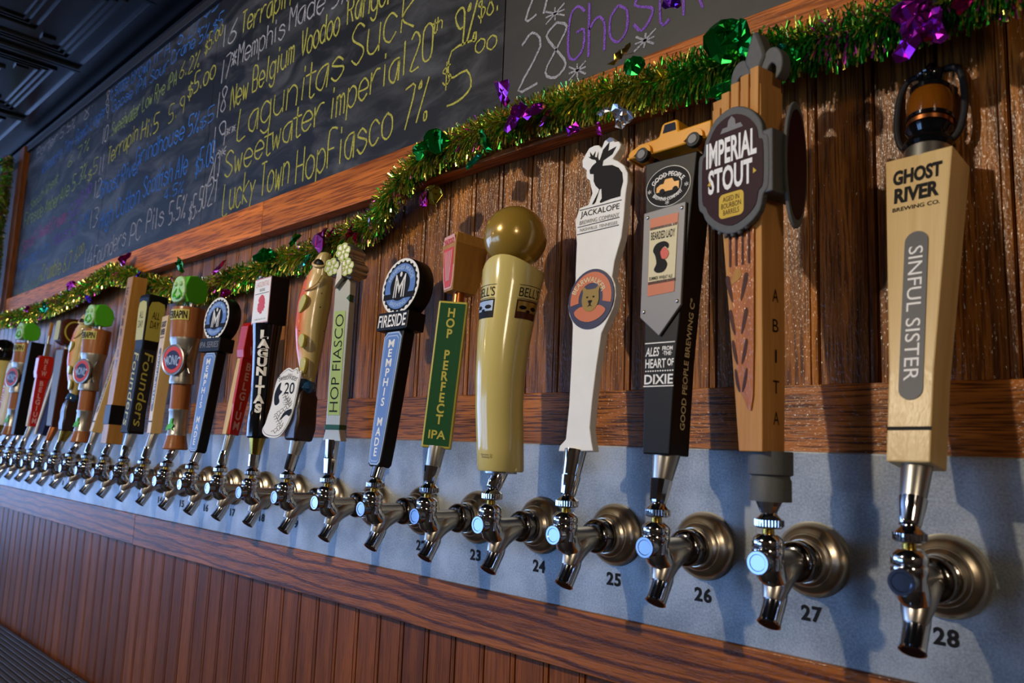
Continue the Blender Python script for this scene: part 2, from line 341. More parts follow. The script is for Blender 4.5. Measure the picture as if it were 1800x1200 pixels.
# ================================================================ setting
X0, X1 = -3.41, 0.42
def wallslab(name, x0, x1, y0, y1, z0, z1, m): return struct(MB().box(x0, x1, y0, y1, z0, z1).build(name, m))
wall = wallslab('wall_back', -7.1, 3.1, 0.030, 0.12, -1.3, 1.265, M['groove'])
# beadboard: one object per board, groove either side of a bead
PITCH = 0.0607
def board_mesh(z0, z1, m, y=0.012):
    prof = [(0.0004, .006), (0.0012, 0.0002), (0.0500, 0), (0.0508, .0030), (0.0516, .0004), (0.0545, -.0004), (0.0582, .0004), (0.0590, .0030), (0.0596, .0002), (0.0603, .006)]
    b = MB(); b.loft([[(x, y + d, z) for x, d in prof] + [(x_, .030, z) for x_ in (0.0603, 0.0004)] for z in (z0, z1)])
    return b
def boards(z0, z1, m, xa, xb, par):
    first = None; k = math.floor((xa + 0.063) / PITCH)
    while -0.063 + k * PITCH - .0545 + PITCH < xb:
        x = -0.063 + k * PITCH - .0545
        if first is None:
            first = board_mesh(z0, z1, m).build('board', m, par); o = first
        else:
            o = first.copy(); C.objects.link(o)
        o.location = (x, 0, 0); k += 1
boards(0.176, 0.64, M['oak_v'], X0 - .2, X1, wall)
boards(-0.56, -0.165, M['oak_low'], X0 + .1, -0.1, wall)
tr = MB().box(-3.6, X1, 0.0025, 0.030, 0.100, 0.1774).build('trim_1', M['oak_h'], bevel=.0012); struct(tr)
tr = MB().box(-3.6, -1.855, -0.0045, 0.030, -0.172, -0.0985).build('trim_2', M['oak_trim'], bevel=.0012); struct(tr)
tr = MB().box(-1.854, X1, -0.0045, 0.030, -0.172, -0.0985).build('trim_3', M['oak_trim'], bevel=.0012); struct(tr)
struct(MB().box(-7.1, X1, 0.006, 0.030, 1.215, 1.262).build('trim_4', M['black']))
# the room behind the camera, seen in the glossy wood and chrome
wallslab('floor', -7.1, 3.1, -5.1, 0.12, -1.36, -1.3, M['floorm'])
ceil = wallslab('ceiling', -7.1, 3.1, -5.1, 0.12, 1.272, 1.33, M['tin'])
wallslab('wall_right', 3.0, 3.1, -5.1, 0.03, -1.3, 1.272, M['plaster'])
wallslab('wall_front', -7.1, 3.1, -5.1, -5.0, -1.3, 1.272, M['plaster'])
wl = wallslab('wall_left', -7.1, -7.0, -5.1, 0.03, -1.3, 1.272, M['plaster'])
for k, (ya, yb) in enumerate([(-1.75, -0.75), (-3.1, -2.1), (-4.6, -3.5)]):
    w = MB(); zc0, zc1 = -0.70, 1.0; t = .05
    w.box(-7.0, -6.95, ya - t, ya, zc0 - t, zc1 + t).box(-7.0, -6.95, yb, yb + t, zc0 - t, zc1 + t).box(-7.0, -6.95, ya, yb, zc1, zc1 + t).box(-7.0, -6.95, ya, yb, zc0 - t, zc0)
    w.box(-7.0, -6.96, (ya + yb) / 2 - .02, (ya + yb) / 2 + .02, zc0, zc1).box(-7.0, -6.96, ya, yb, .45, .48)
    wo = struct(w.build('window_%d' % (k + 1), M['darkwood']))
    MB().box(-6.995, -6.985, ya, yb, zc0, zc1).build('pane', M['pane'], wo)
for k, (xa, xb) in enumerate([(-6.4, -5.2), (-4.9, -3.7), (-3.4, -2.2)]):
    w = MB(); zc0, zc1 = -1.15, 0.15; t = .05
    w.box(xa - t, xa, -5.0, -4.95, zc0 - t, zc1 + t).box(xb, xb + t, -5.0, -4.95, zc0 - t, zc1 + t).box(xa, xb, -5.0, -4.95, zc1, zc1 + t).box(xa, xb, -5.0, -4.95, zc0 - t, zc0).box((xa + xb) / 2 - .02, (xa + xb) / 2 + .02, -5.0, -4.96, zc0, zc1)
    wo = struct(w.build('window_%d' % (k + 4), M['darkwood']))
    MB().box(xa, xb, -4.995, -4.985, zc0, zc1).build('pane', M['pane2'], wo)
# pressed tin tiles on the ceiling above the board
def tile_mesh():
    b = MB(); h = .0; P = .608
    def sq(r0, r1, z):
        for (xa, xb, ya, yb) in ((-r1, r1, -r1, -r0), (-r1, r1, r0, r1), (-r1, -r0, -r0, r0), (r0, r1, -r0, r0)): b.box(xa, xb, ya, yb, -z, 0)
    sq(.290, .302, .010); sq(.240, .248, .007); sq(.222, .228, .007); sq(.204, .210, .007)
    sq(.120, .130, .008); sq(.095, .101, .006); sq(.078, .084, .006)
    b.box(-.03, .03, -.03, .03, -.010, 0)
    for sx in (-1, 1):
        for sy in (-1, 1): b.box(sx * .165 - .018, sx * .165 + .018, sy * .165 - .018, sy * .165 + .018, -.007, 0)
    return b
tm = None
for ix in range(-3, 3):
    for iy in range(2):
        if tm is None: tm = tile_mesh().build('tile', M['tin'], ceil); o = tm
        else: o = tm.copy(); C.objects.link(o)
        o.location = (-2.20 + ix * .61 , -.37 - iy * .61, 1.272)
# ================================================================ chalkboard
YB = -0.002
cb = empty('chalkboard', (-1.6, YB, .53), 'long black chalkboard menu in a red oak frame above the taps', 'chalkboard')
def P(o): o.parent = cb; o.matrix_parent_inverse = Matrix.Translation((1.6, -YB, -.53)); return o
for xa, xb, m in ((-3.30, -2.372, 'slate'), (-2.370, -1.642, 'slate'), (-1.640, -.602, 'slate'), (-.600, .41, 'slate2')):
    P(MB().box(xa, xb, YB, .012, .598, 1.205).build('slate_panel', M[m], bevel=.001, label='clean grey slate panel' if m == 'slate2' else None))
for xa, xb in ((-3.36, -1.30), (-1.299, X1)):
    P(MB().box(xa, xb, -.018, .012, .530, .603).build('frame_rail', M['oak_frame'], bevel=.002))
P(MB().box(-3.36, X1, -.014, .012, 1.20, 1.225).build('frame_rail', M['charcoal'], bevel=.002, label='dark top rail'))
P(MB().box(-3.362, -3.295, -.022, .012, .50, 1.225).build('frame_stile', M['oak_stile'], bevel=.002))
FONT = {}
for ln_ in """A 02 28 42/14 34|B 02 08 38 46 35 05/35 44 43 32 02|C 47 28 07 03 22 43|D 02 08 38 46 44 32 02|E 48 08 02 42/05 35|F 48 08 02/05 35|G 47 28 07 03 22 43 45 25|H 08 02/48 42/05 45
I 28 22|J 48 43 22 03|K 08 02/48 05 42|L 08 02 42|M 02 08 25 48 42|N 02 08 42 48|O 28 07 03 22 43 47 28|P 02 08 38 46 35 05|R 02 08 38 46 35 05/25 42|S 47 28 07 06 25 44 43 22 03|T 08 48/28 22
U 08 03 22 43 48|V 08 22 48|W 08 12 25 32 48|Y 08 25 48/25 22|a 46 26 05 03 22 33 46 42|b 08 02/05 26 45 43 22 03|c 45 26 05 03 22 43|d 48 42/45 26 05 03 22 43|e 04 44 45 26 05 03 22 43
f 48 27 22/05 35|g 45 26 05 03 22 43/46 41 20 01|h 08 02/05 26 45 42|i 26 22/28 27|k 08 02/46 04 42|l 28 22|m 02 06/05 16 25 22/25 36 45 42|n 02 06/05 26 45 42|o 26 05 03 22 43 45 26
p 06 00/05 26 45 43 22 03|r 02 06/04 26 46|s 45 26 05 44 43 22 03|t 28 22 42/06 46|u 06 03 22 43/46 42|v 06 22 46|w 06 12 25 32 46|x 06 42/46 02|y 06 24/46 24 00|z 06 46 02 42
0 28 07 03 22 43 47 28|1 28 22|2 07 28 46 02 42|3 08 38 46 25 44 33 22 02|4 38 04 44/36 32|5 48 08 05 35 43 22 02|6 48 15 03 22 43 44 25 04|7 08 48 12|8 28 07 25 43 22 03 25 47 28|9 45 25 07 28 47 42
$ 46 26 05 44 43 22 03/27 21|% 48 02/07 18 17 07/33 43 42 32 33|* 27 23/05 45/07 43/47 03|. 22 23|: 22 23/25 26""".replace('\n', '|').split('|'):
    ch, d = ln_[0], ln_[2:]; FONT[ch] = [[(int(q[0]), int(q[1]) - 2) for q in st.split()] for st in d.split('/')]
NARROW = set('Ilit.:1')
def chalk(s, xa, za, xb, zb, h, col):
    b = MB(); adv = [(.55 if c in NARROW else .5 if c == ' ' else 1.0) for c in s]; tot = sum(adv) - .25; u = (xb - xa) / tot; pos = 0; hw = .0020 if h > .05 else .0014
    for c, a in zip(s, adv):
        if c != ' ':
            jit = random.uniform(-.04, .04); sl = random.uniform(-.05, .1)
            for st in FONT[c]:
                pts = [(q[0] - (1.3 if c in NARROW else 0), q[1]) for q in st]
                if len(pts) > 2: pts = smooth(pts, 3, False)
                w = []
                for px, pz in pts:
                    X = xa + (pos + px / 4 * .72) * u + sl * pz / 6 * u; Z = za + (zb - za) * (pos / tot) + (pz / 6 + jit) * h + random.uniform(-.0006, .0006); w.append(Vector((X, 0, Z)))
                L = []
                for i, q in enumerate(w):
                    t = (w[min(i + 1, len(w) - 1)] - w[max(0, i - 1)]); t = t.normalized() if t.length else Vector((1, 0, 0)); n = Vector((-t.z, 0, t.x)) * hw * random.uniform(.8, 1.15); L.append((q + n, q - n))
                k0 = len(b.v)
                for p_, q_ in L: b.v += [(p_.x, YB - .0006, p_.z), (q_.x, YB - .0006, q_.z)]
                for i in range(len(L) - 1): b.f.append((k0 + 2 * i, k0 + 2 * i + 1, k0 + 2 * i + 3, k0 + 2 * i + 2)); b.mi.append(0)
        pos += a
    P(b.build('chalk_writing', CH[col]))
CHALK=[
('21',-1.609,0.658,-1.563,0.661,0.070,'W'),
('Lucky Town',-1.523,0.619,-1.230,0.629,0.075,'Y'),
('HopFiasco',-1.200,0.623,-0.877,0.642,0.075,'Y'),
('7%',-0.847,0.647,-0.781,0.647,0.075,'Y'),
('$',-0.744,0.695,-0.724,0.695,0.050,'Y'),
('5',-0.730,0.655,-0.671,0.651,0.095,'Y'),
('oo',-0.665,0.725,-0.617,0.722,0.035,'Y'),
('20',-1.619,0.712,-1.563,0.709,0.070,'W'),
('*',-1.574,0.763,-1.533,0.762,0.030,'W'),
('Sweetwater',-1.531,0.706,-1.107,0.736,0.065,'Y'),
('imperial',-1.085,0.730,-0.847,0.752,0.065,'Y'),
('20',-0.835,0.751,-0.776,0.758,0.070,'Y'),
('th',-0.775,0.802,-0.753,0.806,0.025,'Y'),
('9%',-0.720,0.754,-0.665,0.753,0.070,'Y'),
('$8.',-0.663,0.786,-0.615,0.782,0.050,'Y'),
('19',-1.609,0.789,-1.548,0.796,0.065,'W'),
('**',-1.543,0.812,-1.494,0.813,0.025,'W'),
('Lagunitas',-1.482,0.792,-1.051,0.810,0.075,'Y'),
('Suck',-1.023,0.820,-0.830,0.840,0.085,'Y'),
('18',-1.605,0.878,-1.559,0.892,0.065,'W'),
('New Belgium',-1.533,0.879,-1.248,0.909,0.060,'Y'),
('Voodoo',-1.219,0.907,-1.076,0.911,0.060,'Y'),
('Ranger',-1.047,0.920,-0.895,0.910,0.060,'Y'),
('17',-1.599,0.966,-1.550,0.973,0.060,'W'),
('*Memphis',-1.548,0.986,-1.298,0.980,0.055,'W'),
('Made 5%',-1.278,0.991,-1.046,0.970,0.055,'W'),
('16',-1.608,1.061,-1.538,1.055,0.060,'W'),
('Terrapin',-1.511,1.065,-1.283,1.051,0.055,'Y'),
('27',-0.555,0.742,-0.501,0.739,0.075,'W'),
('*',-0.513,0.717,-0.475,0.716,0.030,'W'),
('28',-0.565,0.633,-0.470,0.634,0.085,'W'),
('Ghost R',-0.468,0.646,-0.250,0.649,0.080,'V'),
('*',-0.465,0.615,-0.433,0.618,0.030,'W'),
('*',-0.354,0.618,-0.321,0.619,0.030,'W'),
('14',-2.477,0.609,-2.402,0.617,0.070,'W'),
('Founders',-2.389,0.614,-2.134,0.643,0.060,'W'),
('PC',-2.099,0.633,-2.020,0.647,0.060,'W'),
('Pils',-1.985,0.650,-1.872,0.654,0.060,'W'),
('5.5%',-1.835,0.650,-1.736,0.653,0.060,'W'),
('$5.50',-1.711,0.633,-1.621,0.660,0.060,'W'),
('13',-2.462,0.743,-2.393,0.750,0.060,'W'),
('High Cotton',-2.373,0.726,-2.060,0.750,0.060,'B'),
('Scottish Ale',-2.035,0.763,-1.749,0.770,0.060,'B'),
('$5.00',-1.699,0.753,-1.596,0.766,0.060,'B'),
('4.5%',-1.880,0.724,-1.764,0.724,0.030,'B'),
('12',-2.454,0.843,-2.397,0.843,0.060,'W'),
('Ghost River',-2.394,0.833,-2.072,0.849,0.055,'B'),
('Grindhouse 5%',-2.115,0.872,-1.704,0.871,0.055,'B'),
('$5',-1.696,0.873,-1.618,0.882,0.040,'B'),
('11',-2.432,0.916,-2.392,0.919,0.060,'W'),
('Terrapin',-2.362,0.933,-2.127,0.957,0.055,'Y'),
('Hi:5',-2.098,0.947,-1.974,0.941,0.055,'Y'),
('5.9',-1.904,0.947,-1.810,0.951,0.050,'Y'),
('$5.oo',-1.791,0.985,-1.636,0.994,0.055,'Y'),
('10',-2.432,1.021,-2.389,1.024,0.055,'W'),
('Sweetwater Low Rye IPA',-2.352,1.026,-1.877,1.051,0.045,'G'),
('6.2%',-1.860,1.058,-1.739,1.059,0.045,'Y'),
('$5.oo',-1.710,1.081,-1.615,1.106,0.045,'Y'),
('9',-2.429,1.097,-2.406,1.105,0.050,'W'),
('Goose IPA Sour',-2.370,1.109,-1.943,1.114,0.040,'B'),
('Crane 5% $5',-1.927,1.125,-1.619,1.126,0.040,'B'),
('8',-2.440,1.153,-2.415,1.155,0.050,'W'),
('Estate Brown',-2.397,1.160,-2.084,1.160,0.050,'B'),
('IPA',-2.061,1.170,-1.944,1.161,0.050,'B'),
('6.2%',-1.894,1.169,-1.755,1.161,0.050,'B'),
('$5',-1.736,1.189,-1.656,1.194,0.040,'B'),
('New Belgium',-3.247,0.581,-2.930,0.624,0.050,'G'),
('Crumble 6.7',-2.924,0.629,-2.609,0.633,0.060,'Y'),
('6.oo',-2.574,0.652,-2.494,0.678,0.050,'Y'),
('Hopadillo',-3.253,0.705,-2.890,0.733,0.050,'B'),
('Haus 5%',-2.830,0.745,-2.593,0.751,0.050,'V'),
('5.oo',-2.567,0.757,-2.483,0.789,0.050,'B'),
('Small',-3.226,0.778,-3.043,0.799,0.050,'P'),
('Sweet Cream',-3.032,0.803,-2.723,0.813,0.050,'P'),
('5.2%',-2.687,0.817,-2.599,0.830,0.050,'V'),
('8.oo',-2.589,0.843,-2.486,0.880,0.050,'V'),
('Fireside Amber',-3.242,0.883,-2.821,0.893,0.055,'G'),
('Ale 5.3%',-2.814,0.897,-2.558,0.939,0.055,'G'),
('$5',-2.537,0.915,-2.453,0.945,0.050,'Y'),
('Smooth Wheat',-3.181,0.940,-2.871,0.987,0.040,'G'),
('6.7%',-2.772,1.018,-2.563,1.039,0.040,'G'),
('Wiseacre Tiny Bomb',-3.084,1.061,-2.595,1.097,0.050,'B'),
('Lager',-2.570,1.105,-2.423,1.119,0.045,'B'),
('Porter 5.5%',-3.183,1.152,-2.747,1.163,0.040,'W'),
('8.',-2.650,1.157,-2.564,1.194,0.050,'W'),
]

for t in CHALK: chalk(*t)
# ================================================================ tap plate
pl = empty('tap_backplate', (-1.5, 0, 0), 'long brushed zinc plate with black tap numbers behind the faucets', 'backplate')
def PP(o): o.parent = pl; o.matrix_parent_inverse = Matrix.Translation((1.5, 0, 0)); return o
PP(MB().box(-3.6, X1, 0.0, 0.006, -.0992, .108).build('plate', M['plate'], bevel=.0018))
for i in range(3, 29):
    o = text(str(i), M['ink'], None, 0, 0, .0215 if i > 9 else .010, .0158, 0, bold=.035, name='number', ls=1.12); o.location = (TX(i) - .002, -.0006, -.0535); PP(o)
# ================================================================ drip tray
dt = empty('drip_tray', (-2.3, -.2, -.56), 'ribbed grey drip tray on the counter at the foot of the paneling', 'tray')
def PD(o): o.parent = dt; o.matrix_parent_inverse = Matrix.Translation((2.3, .2, .56)); return o
PD(MB().box(-3.5, -1.6, -.62, .010, -.575, -.556).build('tray_base', M['charcoal']))
r0 = None
for xa, xb in ((-3.5, -2.128), (-2.122, -1.6)):
    first = None
    for k in range(34):
        if first is None: first = MB().box(xa, xb, -.0055, .0055, -.556, -.546).build('rib', M['mat'], bevel=.001); o = first
        else: o = first.copy(); C.objects.link(o)
        o.location = (0, -.010 - k * .0172, 0); PD(o)
cnt = MB().box(-3.7, X1, -.66, .03, -.62, -.575).build('counter', M['charcoal'], label='dark back counter under the drip tray', bevel=.003); cnt['category'] = 'counter'
# ================================================================ faucets
def make_faucet():
    r = empty('beer_faucet', (0, 0, 0))
    f = MB().lathe([(.0, .0002), (.0372, .0002), (.0376, -.0012), (.0372, -.0035), (.0358, -.0070), (.0334, -.0105), (.0302, -.0135), (.0272, -.0150), (.0262, -.0158), (.0260, -.0172), (.0248, -.0190), (.0222, -.0205), (.0214, -.0215), (.0210, -.0262), (.0, -.0262)], ax='Y', seg=56)
    f.build('flange', M['nickel'], r, smooth=True)
    n = MB().lathe([(0, -.025), (.0195, -.025), (.0202, -.0265), (.0202, -.0305), (.0185, -.0315), (.0185, -.0335), (.0200, -.0345), (.0202, -.0410), (.0186, -.0450), (.0135, -.0480), (.0, -.0480)], ax='Y', seg=40)
    for k in range(6):
        a = k * math.pi / 3; n.lathe([(.0, -.0335), (.003, -.0335), (.003, -.0405), (0, -.0405)], c=(.0178 * math.cos(a), 0, .0178 * math.sin(a)), ax='Y', seg=8)
    n.build('coupling_nut', M['darkchrome'], r, smooth=True)
    b = MB().tube([(0, -.040, 0.001), (0, -.060, .0015), (0, -.080, .002), (0, -.094, .003)], [.0118, .0108, .0108, .0120], 20)
    b.tube([(0, -.043, -.0020), (0, -.056, -.0035), (0, -.068, -.0070), (0, -.078, -.0130), (0, -.084, -.0220), (0, -.088, -.031)], [.0112, .0128, .0142, .0142, .0122, .0094], 20)
    b.build('faucet_body', M['body'], r, smooth=True)
    s = MB().tube([(0, -.096, .004), (0, -.0925, -.0045), (0, -.0845, -.0105), (0, -.0805, -.0190), (0, -.0830, -.0300), (0, -.0895, -.0410), (0, -.0965, -.0510)], [.0132, .0138, .0124, .0112, .0106, .0103, .0106], 24)
    so = s.build('spout', M['chrome'], r, smooth=True)
    q = Vector((0, -.57, -.82)).normalized(); c = Vector((0, -.0965, -.0510)); u = Vector((1, 0, 0)); w = q.cross(u)
    d = MB(); d.loft([[c + q * h + (u * math.cos(t * math.pi / 12) + w * math.sin(t * math.pi / 12)) * rr for t in range(24)] for rr, h in ((.0107, -.0015), (.0110, .0003), (.0095, .0006), (.0088, -.004))])
    d.build('spout_rim', M['chrome'], so, smooth=True)
    h = MB(); h.loft([[c + q * hh + (u * math.cos(t * math.pi / 12) + w * math.sin(t * math.pi / 12)) * .0090 for t in range(24)] for hh in (.0004, .0009)]); h.build('spout_shade_disc', M['black'], so)  # solid black disc puts the shade inside the spout into colour
    MB().lathe([(0, -.100), (.0098, -.100), (.0098, -.113), (.0108, -.1140), (.0110, -.1172), (.0102, -.1184), (.0078, -.1184), (.0072, -.1178), (0, -.1178)], c=(0, 0, .005), ax='Y', seg=28).build('front_cap', M['capsteel'], r, smooth=True)
    MB().lathe([(0, -.002), (.0128, -.002), (.0132, .008), (.0138, .0105), (.0145, .012), (.0145, .0165), (.0140, .0172), (.0145, .018), (.0145, .0235), (.0136, .0262), (.0092, .0300), (.0, .0302)], c=(0, -.0975, 0), seg=32).build('bonnet', M['chrome'], r, smooth=True)
    MB().lathe([(0, .029), (.0056, .029), (.0050, .036), (0, .036)], c=(0, -.0962, 0), seg=16).build('valve_stem', M['brass'], r, smooth=True, label='brass valve stem')
    cl = MB(); pr = [(0, .0345), (.0100, .0345), (.0124, .0358), (.0128, .0372), (.0128, .0425), (.0112, .0442), (.0075, .0475), (.0070, .0500), (0, .0500)]
    cl.lathe(pr, c=(0, -.0945, 0), seg=32)
    for k in range(28):
        a = k * math.pi / 14; cl.box(.0126 * math.cos(a) - .0006, .0126 * math.cos(a) + .0006, -.0945 + .0126 * math.sin(a) - .0006, -.0945 + .0126 * math.sin(a) + .0006, .0370, .0428)
    cl.build('lever_collar', M['chrome'], r, smooth=True)
    return r
def copytree(o, par=None):
    c = o.copy(); C.objects.link(c)
    if par: c.parent = par
    for ch in list(o.children): copytree(ch, c)
    return c
DESC = {28: 'pale maple handle with the lantern', 27: 'orange wood handle with the round sign', 26: 'black handle with the toy truck', 25: 'flat white hare handle', 24: 'cream handle with the gold ball', 23: 'green panel handle',
        22: 'blue and black handle with the big round badge', 21: 'silver handle with lime label', 20: 'trout handle with the round-ended paper badge', 19: 'black gloss handle with white box head', 18: 'red wedge handle beside the black box head',
        17: 'smaller blue and black round-badge handle', 16: 'nearest green-topped turned wood handle', 15: 'nearer of the two narrow pale wood handles', 14: 'dark handle with yellow windows', 13: 'tall tan square handle', 12: 'narrow pale wood handle left of the tan one',
        11: 'green-topped handle left of the tan square one', 10: 'trout handle with the gold ferrule', 9: 'dark handle with the round brown top', 8: 'slanting white and navy handle', 7: 'far red wedge handle', 6: 'plain black slab handle',
        5: 'leftmost green-topped handle', 4: 'small white handle near the left edge', 3: 'cream handle cut by the left edge'}
proto = make_faucet()
for i in range(28, 2, -1):
    o = proto if i == 28 else copytree(proto)
    o.location = (TX(i), 0, 0); o['label'] = 'chrome beer faucet under the ' + DESC[i]; o['category'] = 'faucet'; o['group'] = 'beer faucets along the zinc plate'
# ================================================================ tap handles
HF = {28: (-.0711, .097, -.0087, .4007), 27: (-.0905, .1049, -.088, .4505), 26: (-.0791, .0985, -.0649, .4285), 25: (-.0819, .0978, -.045, .496), 24: (-.0816, .0704, -.077, .4151),
      23: (-.0846, .0959, -.0573, .4071), 22: (-.0881, .0658, -.0528, .3889), 21: (-.0925, .1009, -.0915, .4178), 20: (-.0805, .099, -.0605, .4174), 19: (-.09, .1013, -.0877, .3999), 18: (-.0815, .1049, -.0567, .2909),
      17: (-.0863, .0685, -.0584, .3838), 16: (-.0807, .071, -.08, .4414), 15: (-.0793, .1033, -.0676, .3678), 14: (-.0817, .1015, -.0615, .4359), 13: (-.0834, .0747, -.0639, .4933), 12: (-.0809, .1012, -.025, .37),
      11: (-.076, .073, -.060, .438), 10: (-.075, .102, -.059, .415), 9: (-.072, .114, -.056, .469), 8: (-.075, .088, -.034, .33), 7: (-.075, .112, -.052, .44), 6: (-.075, .084, -.052, .384), 5: (-.075, .082, -.056, .431),
      4: (-.075, .115, -.058, .329), 3: (-.075, .078, -.072, .42), 2: (-.0711, .097, -.02, .40)}
def place(o, i, th):
    y0, z0, y1, z1 = HF[i]; a = math.atan2(y1 - y0, z1 - z0)
    o.rotation_euler = (Matrix.Rotation(-a, 3, 'X') @ Matrix.Rotation(math.radians(th), 3, 'Z')).to_euler(); o.location = (TX(i), y0, z0)
def ferrule(root, i, th, r1=.0125, upper=None, seg=24, flat=False, r0=.0084, um='satin', lower='chrome', frac=.5):
    """tapered chrome ferrule from the faucet's collar up into the handle's foot, in the handle's own axes"""
    y0, z0, y1, z1 = HF[i]; a = math.atan2(y1 - y0, z1 - z0)
    Mt = (Matrix.Rotation(-a, 3, 'X') @ Matrix.Rotation(math.radians(th), 3, 'Z')).transposed()
    e = Mt @ Vector((0, -.0942 - y0, .0485 - z0)); st = Vector((0, 0, .002))
    pts = [e, e.lerp(st, .03), e.lerp(st, frac), e.lerp(st, frac + .01), st]
    if upper:
        b = MB().tube([e, e.lerp(st, .04), e.lerp(st, frac)], [r0, r0 + .0008, r1 * 1.0], seg=12 if flat else seg); b.build('ferrule', M[lower], root, smooth=not flat)
        MB().tube([e.lerp(st, frac), e.lerp(st, frac + .03), st], [r1 * .86, r1 * .9, upper], seg=seg).build('ferrule_sleeve', M[um], root, smooth=True, label=um + ' upper sleeve')
    else:
        MB().tube([e, e.lerp(st, .05), st], [r0, r0 + .001, r1], seg=14 if flat else seg).build('ferrule', M[lower], root, smooth=not flat)
G = 'tap handles along the bar wall'
def root(i, th, name, label, cat='beer tap'):
    r = empty(name, (0, 0, 0), label, cat, G); place(r, i, th); return r
mm = lambda l: [(x / 1000, z / 1000) for x, z in l]
# ---- 28 maple handle with lantern
def maple_handle(i, label, lantern=True, sc=1.0):
    th = -4; r = root(i, th, 'beer_tap', label); L = .296
    MB().tbox([(0, -.0185, .0175, -.0185, .0185), (.08, -.0195, .0185, -.019, .019), (L, -.0325, .0285, -.0185, .026)]).build('body', M['maple'], r, bevel=.0015)
    sl = -.000
    outline(M['ink'], r, [(-.0187, .0275), (.0179, .0275), (.0179, .0305), (-.0187, .0305)], -.0185, 'groove_line', .0008)
    o = outline(M['greypanel'], r, rrect(-.0102, .0102, .054, .214, .0100), -.0189, 'name_slot', .0008)
    text('SINFUL SISTER', M['paper'], r, 0, .135, .128, .0125, -.0200, rot=-90)
    text('GHOST', M['ink'], r, -.002, .2745, .044, .0160, -.0190, bold=.045); text('RIVER', M['ink'], r, -.002, .2550, .040, .0160, -.0190, bold=.045)
    text('BREWING CO.', M['ink'], r, -.002, .2405, .042, .0042, -.0190, bold=.02)
    if sc != 1:
        for ch in r.children:
            for v in ch.data.vertices: v.co = (v.co.x * sc, v.co.y * sc, v.co.z * .91)
        for m_ in [q for ch in r.children for q in ch.modifiers]: m_.width = .001
    ferrule(r, i, th, .0118 if sc == 1 else .0095, .0128 if sc == 1 else .0100, frac=.42)
    if lantern:
        MB().lathe([(0, L - .002), (.0215, L - .002), (.0215, L + .012), (.0200, L + .0135), (0, L + .0135)], c=(-.001, .003, 0), seg=32).build('lantern_collar', M['satin'], r, smooth=True)
        c = (-.001, .003, L + .013)
        MB().lathe([(0, 0), (.0215, 0), (.0235, .003), (.0225, .008), (.0190, .012), (.0175, .016), (.0195, .020), (.0215, .023), (.0185, .026), (0, .026)], c=c, seg=32).build('lantern_base', M['blackgloss'], r, smooth=True)
        MB().lathe([(0, .026), (.0205, .026), (.0210, .030), (.0195, .032), (0, .032)], c=c, seg=32).build('lantern_ring', M['copper'], r, smooth=True, label='copper ring')
        MB().lathe([(0, .032), (.0215, .032), (.0220, .035), (.0205, .036), (0, .036)], c=c, seg=32).build('lantern_band', M['blackgloss'], r, smooth=True)
        MB().lathe([(0, .036), (.0195, .036), (.0208, .042), (.0208, .054), (.0190, .062), (.0165, .066), (0, .066)], c=c, seg=32).build('lantern_globe', M['amber'], r, smooth=True, label='amber glass globe')
        MB().lathe([(0, .065), (.0185, .065), (.0190, .069), (.0150, .073), (.0115, .075), (.0115, .083), (.0135, .086), (.0100, .090), (.0060, .093), (.004, .099), (0, .100)], c=c, seg=32).build('lantern_cap', M['blackgloss'], r, smooth=True)
        for s in (-1, 1):
            pth = smooth([(c[0] + s * x, c[1], c[2] + h) for x, h in ((.009, .088), (.018, .089), (.026, .082), (.0305, .062), (.0310, .034), (.0265, .014), (.019, .006))], 4, False)
            MB().tube(pth, .0034, 10).build('lantern_handle', M['charcoal'], r, smooth=True)
    return r
maple_handle(28, 'pale maple tap handle with grey name slot and black lantern finial, rightmost')
# ---- 27 orange wood handle, round sign, fleur-de-lis
r = root(27, -10, 'beer_tap', 'tapered orange wood tap handle with round grey-rimmed sign and fleur-de-lis top')
MB().tbox([(0, -.0176, .0090, -.0250, .0090), (.10, -.0275, .0085, -.0240, .0115), (.362, -.053, .0070, -.0240, .0115)]).build('body', M['cherry'], r, bevel=.001)
hs = [.352, .366, .372, .376, .380]
for k in range(5):
    xa = -.0525 + k * .0119
    MB().tbox([(.33, xa + .0014, xa + .0105, -.0262, .0112), (hs[k], xa + .0008, xa + .0110, -.0262, .0112)]).build('picket', M['cherry'], r, bevel=.0008)
# carved inlay on the face
xl = lambda z: -.0176 - (z / .1) * .0099 if z < .1 else -.0275 - (z - .1) / .262 * .0255
inl = [(-.003, .038), (-.0005, .052), (.0002, .10), (.0005, .215), (-.031, .215), (-.0235, .12), (-.0165, .060), (-.0120, .052), (-.0065, .040)]
outline(wood('redder_inlay', (190, 112, 48), (140, 78, 34), 'Z', pore=.2, rnd=False), r, inl, -.0252, 'inlay', .0012)
for k in range(4):
    x = -.0285 + k * .0075; outline(M['darkwood'], r, rrect(x, x + .0026, .180, .222, .0012, 3), -.0264, 'carved_slot', .0004)
for zc in (.155, .122, .093, .066):
    for s in (-1, 1):
        w = .004 if zc > .1 else .003; q = (zc - .06) / .1
        cx = -.0135 + s * (.0040 + .0040 * q) + -.006 * q
        pts = [(cx + s * .0030 * (1 + q), zc + .010 * (1 + .4 * q)), (cx + s * .0012, zc + .011 * (1 + .4 * q)), (cx - s * .0030, zc - .007), (cx - s * .0020, zc - .010), (cx + s * .0015, zc - .002)]
        outline(M['darkwood'], r, smooth(pts, 3), -.0264, 'carved_slot', .0004)
outline(M['maple2'], r, smooth([(-.020, .178), (-.013, .172), (-.017, .166), (-.026, .163)], 3), -.0264, 'carved_slot', .0004)
